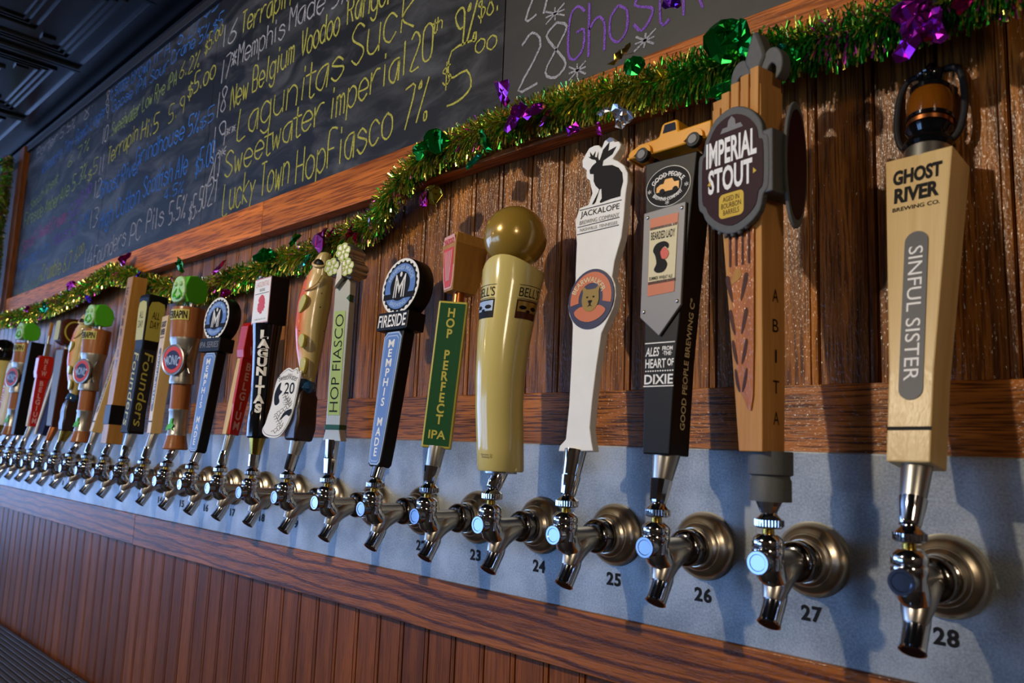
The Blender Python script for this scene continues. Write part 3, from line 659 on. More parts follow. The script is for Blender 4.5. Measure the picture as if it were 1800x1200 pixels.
for k, ch in enumerate('ABITA'): text(ch, M['ink'], r, -.004, .150 - k * .0295, .0024 if ch == 'I' else .0090, .0125, .0092 if k > 1 else .0089, face='R', bold=.0, name='lettering')
for q in range(2):
    if q == 0:
        pts = smooth(mm([(-57, 240), (-52, 230), (-38, 218), (-19, 211), (0, 217), (13, 228), (17, 243), (23, 252), (23, 297), (17, 304), (14, 318), (0, 335), (-20, 343), (-42, 336), (-54, 318), (-57, 304), (-63, 298), (-63, 250)]), 3)
        outline(M['gunmetal'], r, pts, -.0262, 'sign_frame', .0075, bevel=.0015)
        inn = [(-.0200 + (x + .0200) * .86, .277 + (z - .277) * .87) for x, z in pts]
        outline(M['maroon'], r, inn, -.0338, 'sign_face', .0006)
        y = -.0345
        text('IMPERIAL', M['paper'], r, -.021, .2990, .062, .027, y, bold=.03)
        text('STOUT', M['paper'], r, -.022, .2700, .054, .026, y, bold=.03)
        outline(M['yellow'], r, rrect(-.035, -.005, .2285, .2535, .005), y + .0004, 'barrel', .0005)
        text('AGED IN\nBOURBON\nBARRELS', M['maroon'], r, -.020, .2410, .024, .019, y - .0003)
        outline(M['greyink'], r, mm([(-34, 318), (-6, 318), (-9, 323), (-15, 323), (-16, 329), (-20, 333), (-24, 329), (-25, 323), (-31, 323)]), y + .0004, 'cupola', .0005)
        for s in (-1, 1): outline(M['yellow'], r, [(-.020 + s * .030, .268), (-.020 + s * .026, .266), (-.020 + s * .026, .272)], y + .0004, 'hop_mark', .0005)
        for k in range(11):
            a = math.radians(212 + k * 11.5); cx, cz = -.020 + .041 * math.cos(a), .277 + .066 * math.sin(a)
            MB().sphere((cx, -.0305, cz), .0028, 10).build('edge_bead', M['gunmetal'], r, smooth=True)
MB().box(.0080, .0270, -.0330, .013, .244, .307).build('sign_bracket', M['gunmetal'], r, bevel=.0015)
pts = smooth([(-.0005 + .0175 * math.cos(a * math.pi / 12), .277 + .064 * math.sin(a * math.pi / 12)) for a in range(24)], 2)
outline(M['gunmetal'], r, pts, .0270, 'side_sign', .004, face='R', bevel=.001)
outline(M['maroon'], r, [(-.0005 + (x + .0005) * .85, .277 + (z - .277) * .87) for x, z in pts], .0311, 'side_sign_face', .0005, face='R')
fx, fz = -.0085, .372
def fl(pts, nm='fleur_petal', yy=(-.011, .003), bev=.003): MB().prism(smooth([(fx + x, fz + z) for x, z in pts], 4), yy[0], yy[1]).build(nm, M['gunmetal'], r, bevel=bev, smooth=True)
fl([(-.004, .0), (-.0075, .014), (-.012, .024), (-.0095, .036), (0, .056), (.0095, .036), (.012, .024), (.0075, .014), (.004, 0)], yy=(-.014, .006), bev=.005)
for s in (-1, 1): fl([(s * .003, .0), (s * .006, .014), (s * .013, .029), (s * .024, .029), (s * .031, .017), (s * .030, .002), (s * .023, -.004), (s * .0235, .008), (s * .018, .014), (s * .011, .004), (s * .009, -.003)], bev=.004)
MB().lathe([(0, .001), (.0205, .001), (.0205, -.0205), (.0175, -.0222), (.0180, -.0245), (.0190, -.026), (.0190, -.0455), (0, -.0455)][::-1], c=(-.001, .001, 0), seg=32).build('foot_collar', M['gunmetal'], r, smooth=True)
MB().tube([(0, -.004, -.0565), (0, -.003, -.045)], [.0075, .0125], 14).build('ferrule', M['chrome'], r)
# ---- 26 black handle with truck
r = root(26, 0, 'beer_tap', 'black tap handle with yellow toy truck on top and framed poster panel')
MB().tbox([(0, -.0185, .0150, -.0180, .0200), (.10, -.0210, .0185, -.018, .020), (.329, -.0305, .0375, -.018, .017)]).build('body', M['black'], r, bevel=.0015)
y = -.0182
disc(M['paper'], r, .0015, .2955, .0290, .0235, y, 'oval_badge', .0005); disc(M['ink'], r, .0015, .2955, .0282, .0228, y - .0005, 'oval_badge', .0003); ring(M['paper'], r, .0015, .2955, .0175, .0180, y - .0008, 'ring', .0002, el=.8)
text('GOOD PEOPLE', M['paper'], r, .0015, .3098, .046, .0055, y - .0009, arch=.026, bold=.02); text('BREWING COMPANY', M['paper'], r, .0015, .2810, .040, .0042, y - .0009, arch=-.028, bold=.02)
outline(M['truck'], r, mm([(-13, 290), (-13, 296), (-8, 299), (-4, 299), (-2, 304), (7, 304), (10, 299), (16, 299), (16, 290)]), y - .0008, 'printed_truck', .0003)
for s in (-.007, .010): disc(M['ink'], r, s + .0015, .290, .0035, .0035, y - .0011, 'printed_wheel', .0003, seg=16)
for sx, sz in ((-.0225, .293), (.0255, .293), (.0015, .2765)): text('*', M['paper'], r, sx, sz, .005, .005, y - .0009)
pl_ = mm([(-27, 268), (27, 272), (25, 158), (-1, 126), (-26.5, 148)])
outline(M['silverpaint'], r, pl_, y, 'metal_frame', .0035, bevel=.0008)
y2 = y - .0036
outline(M['orange'], r, mm([(-17.5, 171), (16.5, 173), (18.5, 261), (-18, 259.5)]), y2, 'poster', .0004)
outline(M['ivory'], r, mm([(-17, 186), (16.8, 188), (18.2, 248), (-17.7, 246.5)]), y2 - .0004, 'poster_field', .0003)
text('BEARDED LADY', M['ink'], r, 0, .239, .031, .009, y2 - .0008, bold=.02); text('SUMMER WHEAT ALE', M['ink'], r, -.001, .1905, .030, .004, y2 - .0008, bold=.02)
for z in (.246, .184): outline(M['darkwood'], r, [(-.017, z), (.0175, z + .001), (.0175, z + .004), (-.017, z + .003)], y2 - .0005, 'poster_band', .0003)
outline(M['ink'], r, smooth(mm([(-9, 216), (-12, 222), (-8, 229), (2, 231), (8, 227), (7, 222), (3, 225), (-2, 221), (-1, 214), (4, 210), (7, 204), (3, 197), (-5, 196), (-10, 200), (-7, 207)]), 3), y2 - .0008, 'poster_portrait', .0003)
outline(M['redprint'], r, smooth(mm([(-2, 220), (3, 224), (7, 220), (8.5, 216), (6, 211), (1, 211), (-1, 214)]), 3), y2 - .0011, 'poster_face', .0003)
for sx, sz in ((-.0215, .2620), (.0225, .2655), (-.0215, .154), (.0205, .162)): MB().sphere((sx, y2, sz), .0022, 12, sc=(1, .6, 1)).build('screw', M['satin'], r, smooth=True)
y3 = -.0184
for z in (.1185, .0715): outline(M['paper'], r, [(-.0205, z), (.0175, z), (.0175, z + .0012), (-.0205, z + .0012)], y3, 'print_rule', .0004)
text('ALES', M['paper'], r, -.0105, .1095, .018, .010, y3 - .0003, bold=.02, shear=.2); text('FROM\n·THE·', M['paper'], r, .0085, .1100, .013, .010, y3 - .0003, bold=.03)
text('HEART', M['paper'], r, -.0060, .0968, .026, .0100, y3 - .0003, bold=.02); text('OF', M['paper'], r, .0128, .0975, .008, .008, y3 - .0003, bold=.03)
text('••••••••••••', M['paper'], r, -.001, .0885, .036, .0016, y3 - .0003); text('DIXIE', M['paper'], r, -.0015, .0795, .036, .0105, y3 - .0003, bold=.02)
text('GOOD PEOPLE BREWING Cº', M['ivory'], r, .002, .098, .142, .0095, 0, face='R', rot=90, bold=.02, name='side_lettering')
for v in r.children[-1].data.vertices: z = v.co.z; v.co.x = .0158 + (.0035 * z / .10 if z < .1 else .0035 + .019 * (z - .1) / .229)
ferrule(r, 26, 0, .0118, .0148, frac=.45, flat=True)
tk = empty('toy_truck', (0, 0, 0)); tk.parent = r; tk.scale = (1.16, 1.1, 1.1); tk.location = (.0005, -.004, .3330); tk.rotation_euler = (0, 0, math.radians(-2))
def truck():
    b = MB(); side = [(-.048, .0075), (-.049, .012), (-.046, .0165), (-.030, .0205), (-.014, .0215), (-.0115, .0230), (-.0085, .0345), (-.005, .0362), (.008, .0362), (.0105, .0340), (.0115, .0230), (.046, .0240), (.048, .0225), (.0475, .0085), (.044, .0065),
            (.0355, .0065), (.0345, .011), (.030, .0138), (.0255, .011), (.0245, .0060), (-.0235, .0060), (-.0245, .011), (-.029, .0138), (-.0335, .011), (-.0345, .0070)]
    b.prism(side, -.0135, .0135); b.build('truck_body', M['truck'], tk, bevel=.0018, smooth=True)
    for s in (-1, 1):
        for cx in (-.029, .030):
            w = MB().prism(smooth([(cx - .0105, .0075), (cx - .0085, .0150), (cx, .0182), (cx + .0085, .0150), (cx + .0105, .0075), (cx + .007, .0095), (cx, .0140), (cx - .007, .0095)], 3), s * .0135 if s < 0 else .0120, -.0120 if s < 0 else .0170)
            if s < 0: w.v = [(x, y_ - (.0035 if y_ < -.0125 else 0), z) for x, y_, z in w.v]
            w.build('fender', M['truck'], tk, bevel=.001, smooth=True)
            wo = MB().lathe([(0, -.003), (.0072, -.003), (.0082, -.0015), (.0082, .0015), (.0072, .003), (0, .003)], c=(cx, s * .0142, .0068), ax='Y', seg=24).build('wheel', M['rubber'], tk, smooth=True)
            MB().lathe([(0, -.0008), (.0046, -.0008), (.0050, 0), (.0046, .0008), (0, .0008)], c=(cx, s * .0174, .0068), ax='Y', seg=20).build('hubcap', M['greyink'], tk, smooth=True, label='grey hubcap')
    MB().prism([(-.0065, .0245), (-.0045, .0330), (.0072, .0330), (.0085, .0245)], -.0142, .0142).build('cab_window', M['winglass'], tk)
    MB().box(.0135, .0455, -.0105, .0105, .0205, .0245).build('truck_bed', M['rubber'], tk)
    MB().box(-.0505, -.047, -.013, .013, .0065, .0100).build('bumper', M['truck'], tk, bevel=.001)
truck()
tk['label'] = 'yellow toy pickup truck'
# ---- 25 flat white handle with hare
r = root(25, 0, 'beer_tap', 'flat white paddle tap handle topped by a black antlered hare')
low = mm([(-22, 0), (-20.5, 6.5), (-12.2, 14.6), (-11.6, 54), (-14.3, 111), (-17, 152)])
bl = [(.009 + .0365 * math.cos(math.radians(a)), .184 + .0400 * math.sin(math.radians(a))) for a in (222, 205, 188, 171, 154, 140)]
up = mm([(-20.2, 222), (-22.5, 260), (-28.4, 290.6), (-22.9, 307), (-9.2, 308.6), (-4.3, 323.2), (-10.5, 341.5), (-16.1, 346.4), (-17.3, 357.7), (-24.5, 363.1), (-25.5, 372), (-21.1, 379.7), (-16, 387.1), (-7.4, 388.6), (-.8, 387.5), (4.7, 381.8), (8.1, 390.7), (16.4, 394), (22.3, 391),
         (24.1, 385.3), (31.1, 384.4), (35.1, 378.6), (33.4, 373.2), (24, 362.5), (32.2, 357.8), (42.4, 349.4), (48.8, 338.5), (49.7, 326.8), (48.3, 313.2), (48.2, 299.4), (48.2, 278.7), (46.8, 256.3), (39.5, 228)])
br = [(.009 + .0365 * math.cos(math.radians(a)), .184 + .0400 * math.sin(math.radians(a))) for a in (38, 20, 0, -20, -36)]
lo2 = mm([(28.5, 140), (25, 100), (22.9, 60), (22.6, 28), (27, 11.5), (30.3, 2)])
outline(M['white'], r, low + bl + up + br + lo2, .006, 'paddle', .012, bevel=.0012)
y = -.0062
hare = mm([(-2.7, 307.9), (2.8, 309.7), (6.8, 325.6), (.5, 331.8), (-3, 338.6), (-4, 348.5), (-9.9, 349.9), (-11.2, 355.1), (-7.4, 360.3), (-1.3, 363.7), (-3.1, 367.2), (-9.9, 370.1), (-15.4, 374.5), (-11.7, 373.6), (-13.2, 380.8), (-8.1, 374), (-4.3, 379.2), (-5, 372), (-1.3, 370.4), (.4, 377.5), (.6, 369.4),
           (2.4, 365.3), (4.2, 366), (7.9, 378.5), (17, 386.6), (16, 374.6), (28.2, 377.6), (22.9, 368.7), (9.4, 363.6), (8.7, 356.5), (24.4, 354), (34.5, 348), (40.6, 340), (42.9, 328.4), (40.5, 317.3), (40.5, 309.5), (25.8, 309), (10.8, 306.9), (9.2, 308.4), (12.3, 312.5), (10.3, 326.1), (7.5, 325.5), (2.5, 312.2), (.2, 307.3)])
outline(M['ink'], r, hare, y, 'hare_print', .0004)
for za, zb, xa, xb in ((.3028, .304, -.0216, .0430), (.2802, .282, -.0228, .0418), (.2706, .2722, -.0228, .0416)): outline(M['ink'], r, [(xa, za), (xb, zb), (xb, zb + .0008), (xa, za + .0008)], y, 'print_rule', .0004)
text('JACKALOPE', M['ink'], r, .0105, .2960, .060, .0098, y - .0002, bold=.005); text('BREWING COMPANY', M['greyink'], r, .0105, .2860, .061, .0055, y - .0002); text('NASHVILLE. TENNESSEE', M['greyink'], r, .0105, .2762, .058, .0040, y - .0002)
c = (.009, .184); disc(M['navy'], r, c[0], c[1], .0345, .0375, y, 'badge', .0012); ring(M['orange'], r, c[0], c[1], .0185, .0312, y - .0012, 'badge_band', .0004, el=1.08, a0=-12, a1=192)
text('BEARWALKER', M['ivory'], r, c[0] - .004, c[1] + .0245, .060, .0068, y - .0018, arch=.0245, bold=.01)
outline(M['orange'], r, smooth([(c[0] + x / 1000, c[1] + z / 1000) for x, z in ((-24, -16), (-17, -10), (-9, -9), (9, -9), (17, -10), (24, -16), (15, -25), (0, -29), (-15, -25))], 3), y - .0013, 'bear_shoulders', .0004)
outline(M['gold'], r, smooth([(c[0] + x / 1000, c[1] + z / 1000) for x, z in ((-12, 9), (-14, 14), (-10, 15), (-6, 12), (6, 12), (10, 15), (14, 14), (12, 9), (13, -3), (8, -13), (0, -16), (-8, -13), (-13, -3))], 3), y - .0017, 'bear_head', .0004)
for s in (-1, 1): disc(M['ink'], r, c[0] + s * .0048, c[1] + .002, .0016, .0012, y - .0021, 'bear_eye', .0002, seg=12)
outline(M['ink'], r, smooth([(c[0] + x / 1000, c[1] + z / 1000) for x, z in ((-3.5, -3), (0, -2), (3.5, -3), (1, -7), (4, -10), (0, -9), (-4, -10), (-1, -7))], 3), y - .0021, 'bear_nose', .0002)
ferrule(r, 25, 0, .0118, .0135, frac=.42, um='chrome')
# ---- 24 cream handle, gold ball
r = root(24, 0, 'beer_tap', 'glossy cream tap handle crowned by a large gold ball')
secs = [(0, .0285, -.000), (.002, .0300, 0), (.03, .0305, -.003), (.08, .0310, -.008), (.12, .0320, -.009), (.165, .0345, -.006), (.205, .0370, -.001), (.24, .0395, .004), (.262, .0415, .006), (.268, .0400, .006)]
R = []
for z, rr, yy in secs:
    ring_ = []
    for k in range(40):
        a = 2 * math.pi * k / 40; zz = z + (.016 * (math.cos(a * 2 + 2.5) * .5) if z > .25 else 0) * (1 if z > .25 else 0)
        ring_.append((rr * math.cos(a), yy + rr * math.sin(a), zz))
    R.append(ring_)
for rr in (.036, .025, .002): R.append([(rr * math.cos(2 * math.pi * k / 40), .006 + rr * math.sin(2 * math.pi * k / 40), .258) for k in range(40)])
MB().loft(R).build('body', M['cream'], r, smooth=True)
MB().sphere((.0, .0065, .3085), .0425, 48).build('ball', M['gold'], r, smooth=True, label='glossy gold ball')
MB().lathe([(0, -.0025), (.021, -.0025), (.021, .0005), (0, .0005)], seg=32).build('foot_ring', M['satin'], r, smooth=True)
def wrap(s, m, z, a0, da, h, rad, yc, bold=.0, box=None):
    """print wrapped round the handle, centred on azimuth a0 (degrees, 0 = towards -y, + = towards +x)"""
    vv, fs = text_mesh(s, bold) if s else ([(x / 12 - .5, q - .5) for x in range(13) for q in (0, 1)], [(2 * k, 2 * k + 2, 2 * k + 3, 2 * k + 1) for k in range(12)])
    b = MB(); b.f = fs; b.mi = [0] * len(fs)
    for x, q in vv:
        a = math.radians(a0 + x * da); zz = z + q * h; rr = rad(zz) + (.0005 if s else .0003); b.v.append((rr * math.sin(a), yc(zz) - rr * math.cos(a), zz))
    return b.build('lettering' if s else 'printed_panel', m, r)
def interp(k):
    def f(z):
        for a, b in zip(secs, secs[1:]):
            if a[0] <= z <= b[0]: return a[k] + (b[k] - a[k]) * (z - a[0]) / max(1e-6, b[0] - a[0])
        return secs[-1][k]
    return f
for a0 in (-12, 88):
    wrap("BELL'S", M['ink'], .2275, a0, 52, .0125, interp(1), interp(2), bold=.0)
    for z in (.2365, .2185): wrap('', M['ink'], z, a0, 56, .0007, interp(1), interp(2))
    wrap('', M['ink'] if a0 < 50 else M['darkwood'], .205, a0, 56, .0245, interp(1), interp(2))
    o = wrap('', M['blueprint2'] if a0 < 50 else M['gold'], .2085, a0, 50, .0135, lambda z: interp(1)(z) + .0003, interp(2))
    wrap('•.•', M['ink'], .2055, a0, 44, .0085, lambda z: interp(1)(z) + .0006, interp(2), bold=.05)
wrap('Kalamazoo, Inc.\nGalesburg, MI', M['darkwood'], .0185, 10, 34, .0060, interp(1), interp(2))
ferrule(r, 24, 0, .0115, None, flat=False)
# ---- 23 green panel handle
th = 38; r = root(23, th, 'beer_tap', 'slim green panel tap handle with gold letters and tan wooden head')
MB().tbox([(0, -.0212, .0200, -.0070, .0050), (.2095, -.0205, .0215, -.0070, .0050)]).build('panel', M['yellow'] if 0 else M['greengold'], r, bevel=.002)
outline(M['green'], r, [(-.0184, .0035), (.0172, .0035), (.0186, .206), (-.0176, .206)], -.0071, 'green_field', .0006)
text('H\nO\nP\n \nP\nE\nR\nF\nE\nC\nT', M['greengold'], r, .000, .116, .0125, .166, -.0080, bold=.03, lead=.84)
text('IPA', M['greengold'], r, -.0005, .0185, .024, .012, -.0080, bold=.02)
MB().lathe([(0, .208), (.0085, .208), (.0085, .224), (0, .224)], c=(.005, .002, 0), seg=24).build('neck', M['copper'], r, smooth=True, label='copper neck')
hd = MB(); hd.tbox([(.2225, -.0150, .0275, -.020, .020), (.246, -.0180, .0330, -.022, .022), (.294, -.0215, .036, -.022, .022), (.303, -.0190, .033, -.020, .020)])
hr = empty('head', (0, 0, 0)); hr.parent = r; hr.rotation_euler = (0, 0, math.radians(-52)); hr.location = (.004, .002, 0)
h2 = MB().tbox([(.2235, -.0135, .0135, -.0165, .022), (.240, -.0165, .0165, -.0185, .026), (.292, -.0215, .0215, -.0235, .030), (.309, -.0165, .0165, -.020, .026)])
h2.build('head_block', M['maple2'], hr, bevel=.001)
outline(M['pink'], hr, mm([(-11, 226), (11, 226), (15, 240), (20, 290), (15, 305), (-15, 305), (-20, 290), (-15, 240)]), 0, 'head_label', .0006)
ol = hr.children[-1]
for v in ol.data.vertices: v.co.y += -.0168 - (v.co.z - .224) * .084
def hp(o):
    for v in o.data.vertices: v.co.y += -.0176 - (v.co.z - .224) * .084
    return o
hp(outline(M['redprint'], hr, mm([(-8, 229), (8, 229), (12, 242), (16, 286), (-16, 286), (-12, 242)]), 0, 'glass_print', .0004))
for k in range(-2, 3): hp(outline(M['pink'], hr, [(k * .0022 - .0007, .238), (k * .0022 + .0007, .238), (k * .0052 + .0013, .282), (k * .0052 - .0013, .282)], -.0006, 'glass_stripe', .0002))
hp(text('YAZOO', M['redprint'], hr, 0, .296, .030, .0085, -.0006, bold=.03))
ferrule(r, 23, th, .0118, .0125, frac=.45, flat=True)
# ---- 22 & 17 round badge handles
def badge_handle(i, th, label, word, d=.011):
    r = root(i, th, 'beer_tap', label)
    MB().prism(smooth(mm([(-16, 3), (-12, -1), (9, -1), (14, 3), (16.5, 30), (21, 120), (24, 206), (-24, 206), (-20.5, 120), (-17.5, 30)]), 1), -d, d).build('body', M['black'], r, bevel=.002)
    outline(M['blueprint2'], r, smooth(mm([(-14, 6), (-9, 1.5), (8, 1.5), (12.5, 6), (14.5, 30), (19, 120), (21.5, 196), (14, 204), (-14, 204), (-21.5, 196), (-18.5, 120), (-15.5, 30)]), 1), -d, 'blue_strip', .0006)
    outline(M['blueprint'], r, mm([(-12, 7.5), (-8, 3.5), (6.5, 3.5), (10.5, 7.5), (12.5, 30), (16.8, 120), (19, 195), (12.5, 201.5), (-12.5, 201.5), (-19, 195), (-16.4, 120), (-13.4, 30)]), -d - .0006, 'blue_strip', .0003)
    outline(M['blueprint2'], r, mm([(-10.2, 9), (-7, 6), (5.5, 6), (8.7, 9), (10.7, 30), (14.8, 120), (16.6, 193), (11, 198.5), (-11, 198.5), (-16.6, 193), (-14.4, 120), (-11.6, 30)]), -d - .0009, 'blue_strip', .0002)
    outline(M['blueprint'], r, mm([(-9.2, 10), (-6, 7.5), (4.8, 7.5), (7.7, 10), (9.7, 30), (13.7, 120), (15.4, 192), (10, 196.5), (-10, 196.5), (-15.4, 192), (-13.3, 120), (-10.6, 30)]), -d - .0011, 'blue_strip', .0002)
    text('M\nE\nM\nP\nH\nI\nS\n \nM\nA\nD\nE', M['paper'], r, -.0004, .103, .0115, .178, -d - .0014, bold=.02, wid2=1.35, lead=.86)
    dc = (0, .277)
    MB().lathe([(0, -d - .0005), (.0455, -d - .0005), (.0465, -d + .001), (.0465, d + .004), (.045, d + .006), (0, d + .006)], c=(dc[0], 0, dc[1]), ax='Y', seg=56).build('disc_block', M['black'], r, smooth=True)
    disc(M['paper'], r, dc[0], dc[1], .0452, .0452, -d - .0005, 'badge_rim', .0006, seg=64)
    disc(M['ink'], r, dc[0], dc[1], .0392, .0392, -d - .0011, 'badge_teeth', .0003, seg=96, n=24, amp=.06)
    disc(M['blueprint'], r, dc[0], dc[1], .0368, .0368, -d - .0014, 'badge_band', .0003, seg=48)
    disc(M['ink'], r, dc[0], dc[1], .0238, .0238, -d - .0017, 'badge_centre', .0003, seg=48)
    outline(M['ink'], r, [(-.0375, .2565), (.0375, .2565), (.0375, .2655), (-.0375, .2655)], -d - .0018, 'badge_bar', .0003)
    text('MEMPHIS MADE', M['blueprint2'], r, 0, dc[1] + .0305, .076, .0072, -d - .0018, arch=.0300, bold=.02); text('BREWING', M['blueprint2'], r, 0, dc[1] - .0305, .040, .0072, -d - .0018, arch=-.0330, bold=.02)
    for q in (0, .0055):
        mpts = [(-.0135 + q, .2585), (-.0115 + q, .2585), (-.0105 + q * .9, .287 - q), (0, .2700 - q), (.0105 - q * .9, .287 - q), (.0115 - q, .2585), (.0135 - q, .2585), (.0125 - q * .6, .296 - q * 1.6), (.0105 - q * .6, .296 - q * 1.6), (0, .2765 - q), (-.0105 + q * .6, .296 - q * 1.6), (-.0125 + q * .6, .296 - q * 1.6)]
        outline(M['paper'], r, mpts, -d - .0021, 'monogram', .0003)
    disc(M['paper'], r, 0, .296, .0028, .0042, -d - .0021, 'hop_mark', .0003, seg=16)
    MB().prism(mm([(-39, 206.5), (37, 206.5), (37, 235), (-39, 235)]), -d - .006, d + .006).build('name_block', M['black'], r, bevel=.0015)
    text(word, M['paper'] if word == 'FIRESIDE' else M['greyink'], r, -.001, .2205, .068, .020 if word == 'FIRESIDE' else .013, -d - .0064, bold=.015)
    ferrule(r, i, th, .0100, None)
    return r
badge_handle(22, 0, 'larger blue-faced black tap handle with round badge, left of the green panel handle', 'FIRESIDE')
badge_handle(17, 6, 'smaller blue-faced black tap handle with round badge, right of a green-topped one', 'IPA SERIES')
# ---- 21 silver handle with lime label and pipe-cluster head
th = 18; r = root(21, th, 'beer_tap', 'silver tap handle with vertical lime label and fluted silver hop head')
MB().prism(mm([(-15, 0), (-10.5, 16), (-10.5, 30), (-11.5, 246), (-6, 252), (14, 262), (19, 256), (20, 236), (16, 230), (20, 224), (17.5, 30), (17.5, 16), (22, 0)]), -.007, .008).build('body', M['satin'] if 0 else M['offwhite'], r, bevel=.0012)
outline(M['lime'], r, mm([(-8.5, 41), (15.5, 41), (13.5, 209.5), (-8.5, 209.5)]), -.0071, 'label_field', .0005)
text('HOP FIASCO', M['ink'], r, .003, .125, .158, .0165, -.0078, rot=90, bold=-.005)
MB().box(-.0115, .0185, -.0085, .0095, .018, .026).build('green_band', M['green'], r, bevel=.0008)
MB().prism(mm([(20.5, 236), (14, 230), (20.5, 224)]), -.0085, .002).build('green_notch', M['green'], r)
hx, hz = -.002, .286
for k, (ox, oz, rr) in enumerate([(.008, .020, .0155), (.017, -.006, .0155), (-.013, -.004, .0155)]):
    cl = MB()
    for q in range(6):
        a = math.radians(60 * q + 15); cl.lathe([(0, -.014), (.0066, -.014), (.0075, -.012), (.0078, .022), (.006, .026), (0, .026)], c=(hx + ox + .0088 * math.cos(a), 0, hz + oz + .0088 * math.sin(a)), ax='Y', seg=16)
    cl.build('flute_cluster', M['pewter'], r, smooth=True)
    disc(M['pewter'], r, hx + ox, hz + oz, .0125, .0125, -.0142, 'cluster_face', .0005, seg=24)
    for q in range(6):
        a = math.radians(60 * q + 15); ring(M['limehop'], r, hx + ox + .0088 * math.cos(a), hz + oz + .0088 * math.sin(a), .0042, .0064, -.0147, 'hop_ring', .0006, seg=14)
MB().box(-.012, .022, -.008, .020, .262, .300).build('head_core', M['pewter'], r, bevel=.003)
MB().prism(mm([(-6, 246), (8, 262), (6, 290), (-3, 275)]), -.016, .0).build('green_leaf', M['pewter'], r, bevel=.001)
ferrule(r, 21, th, .0108, .0115, frac=.45, flat=True, um='chrome')
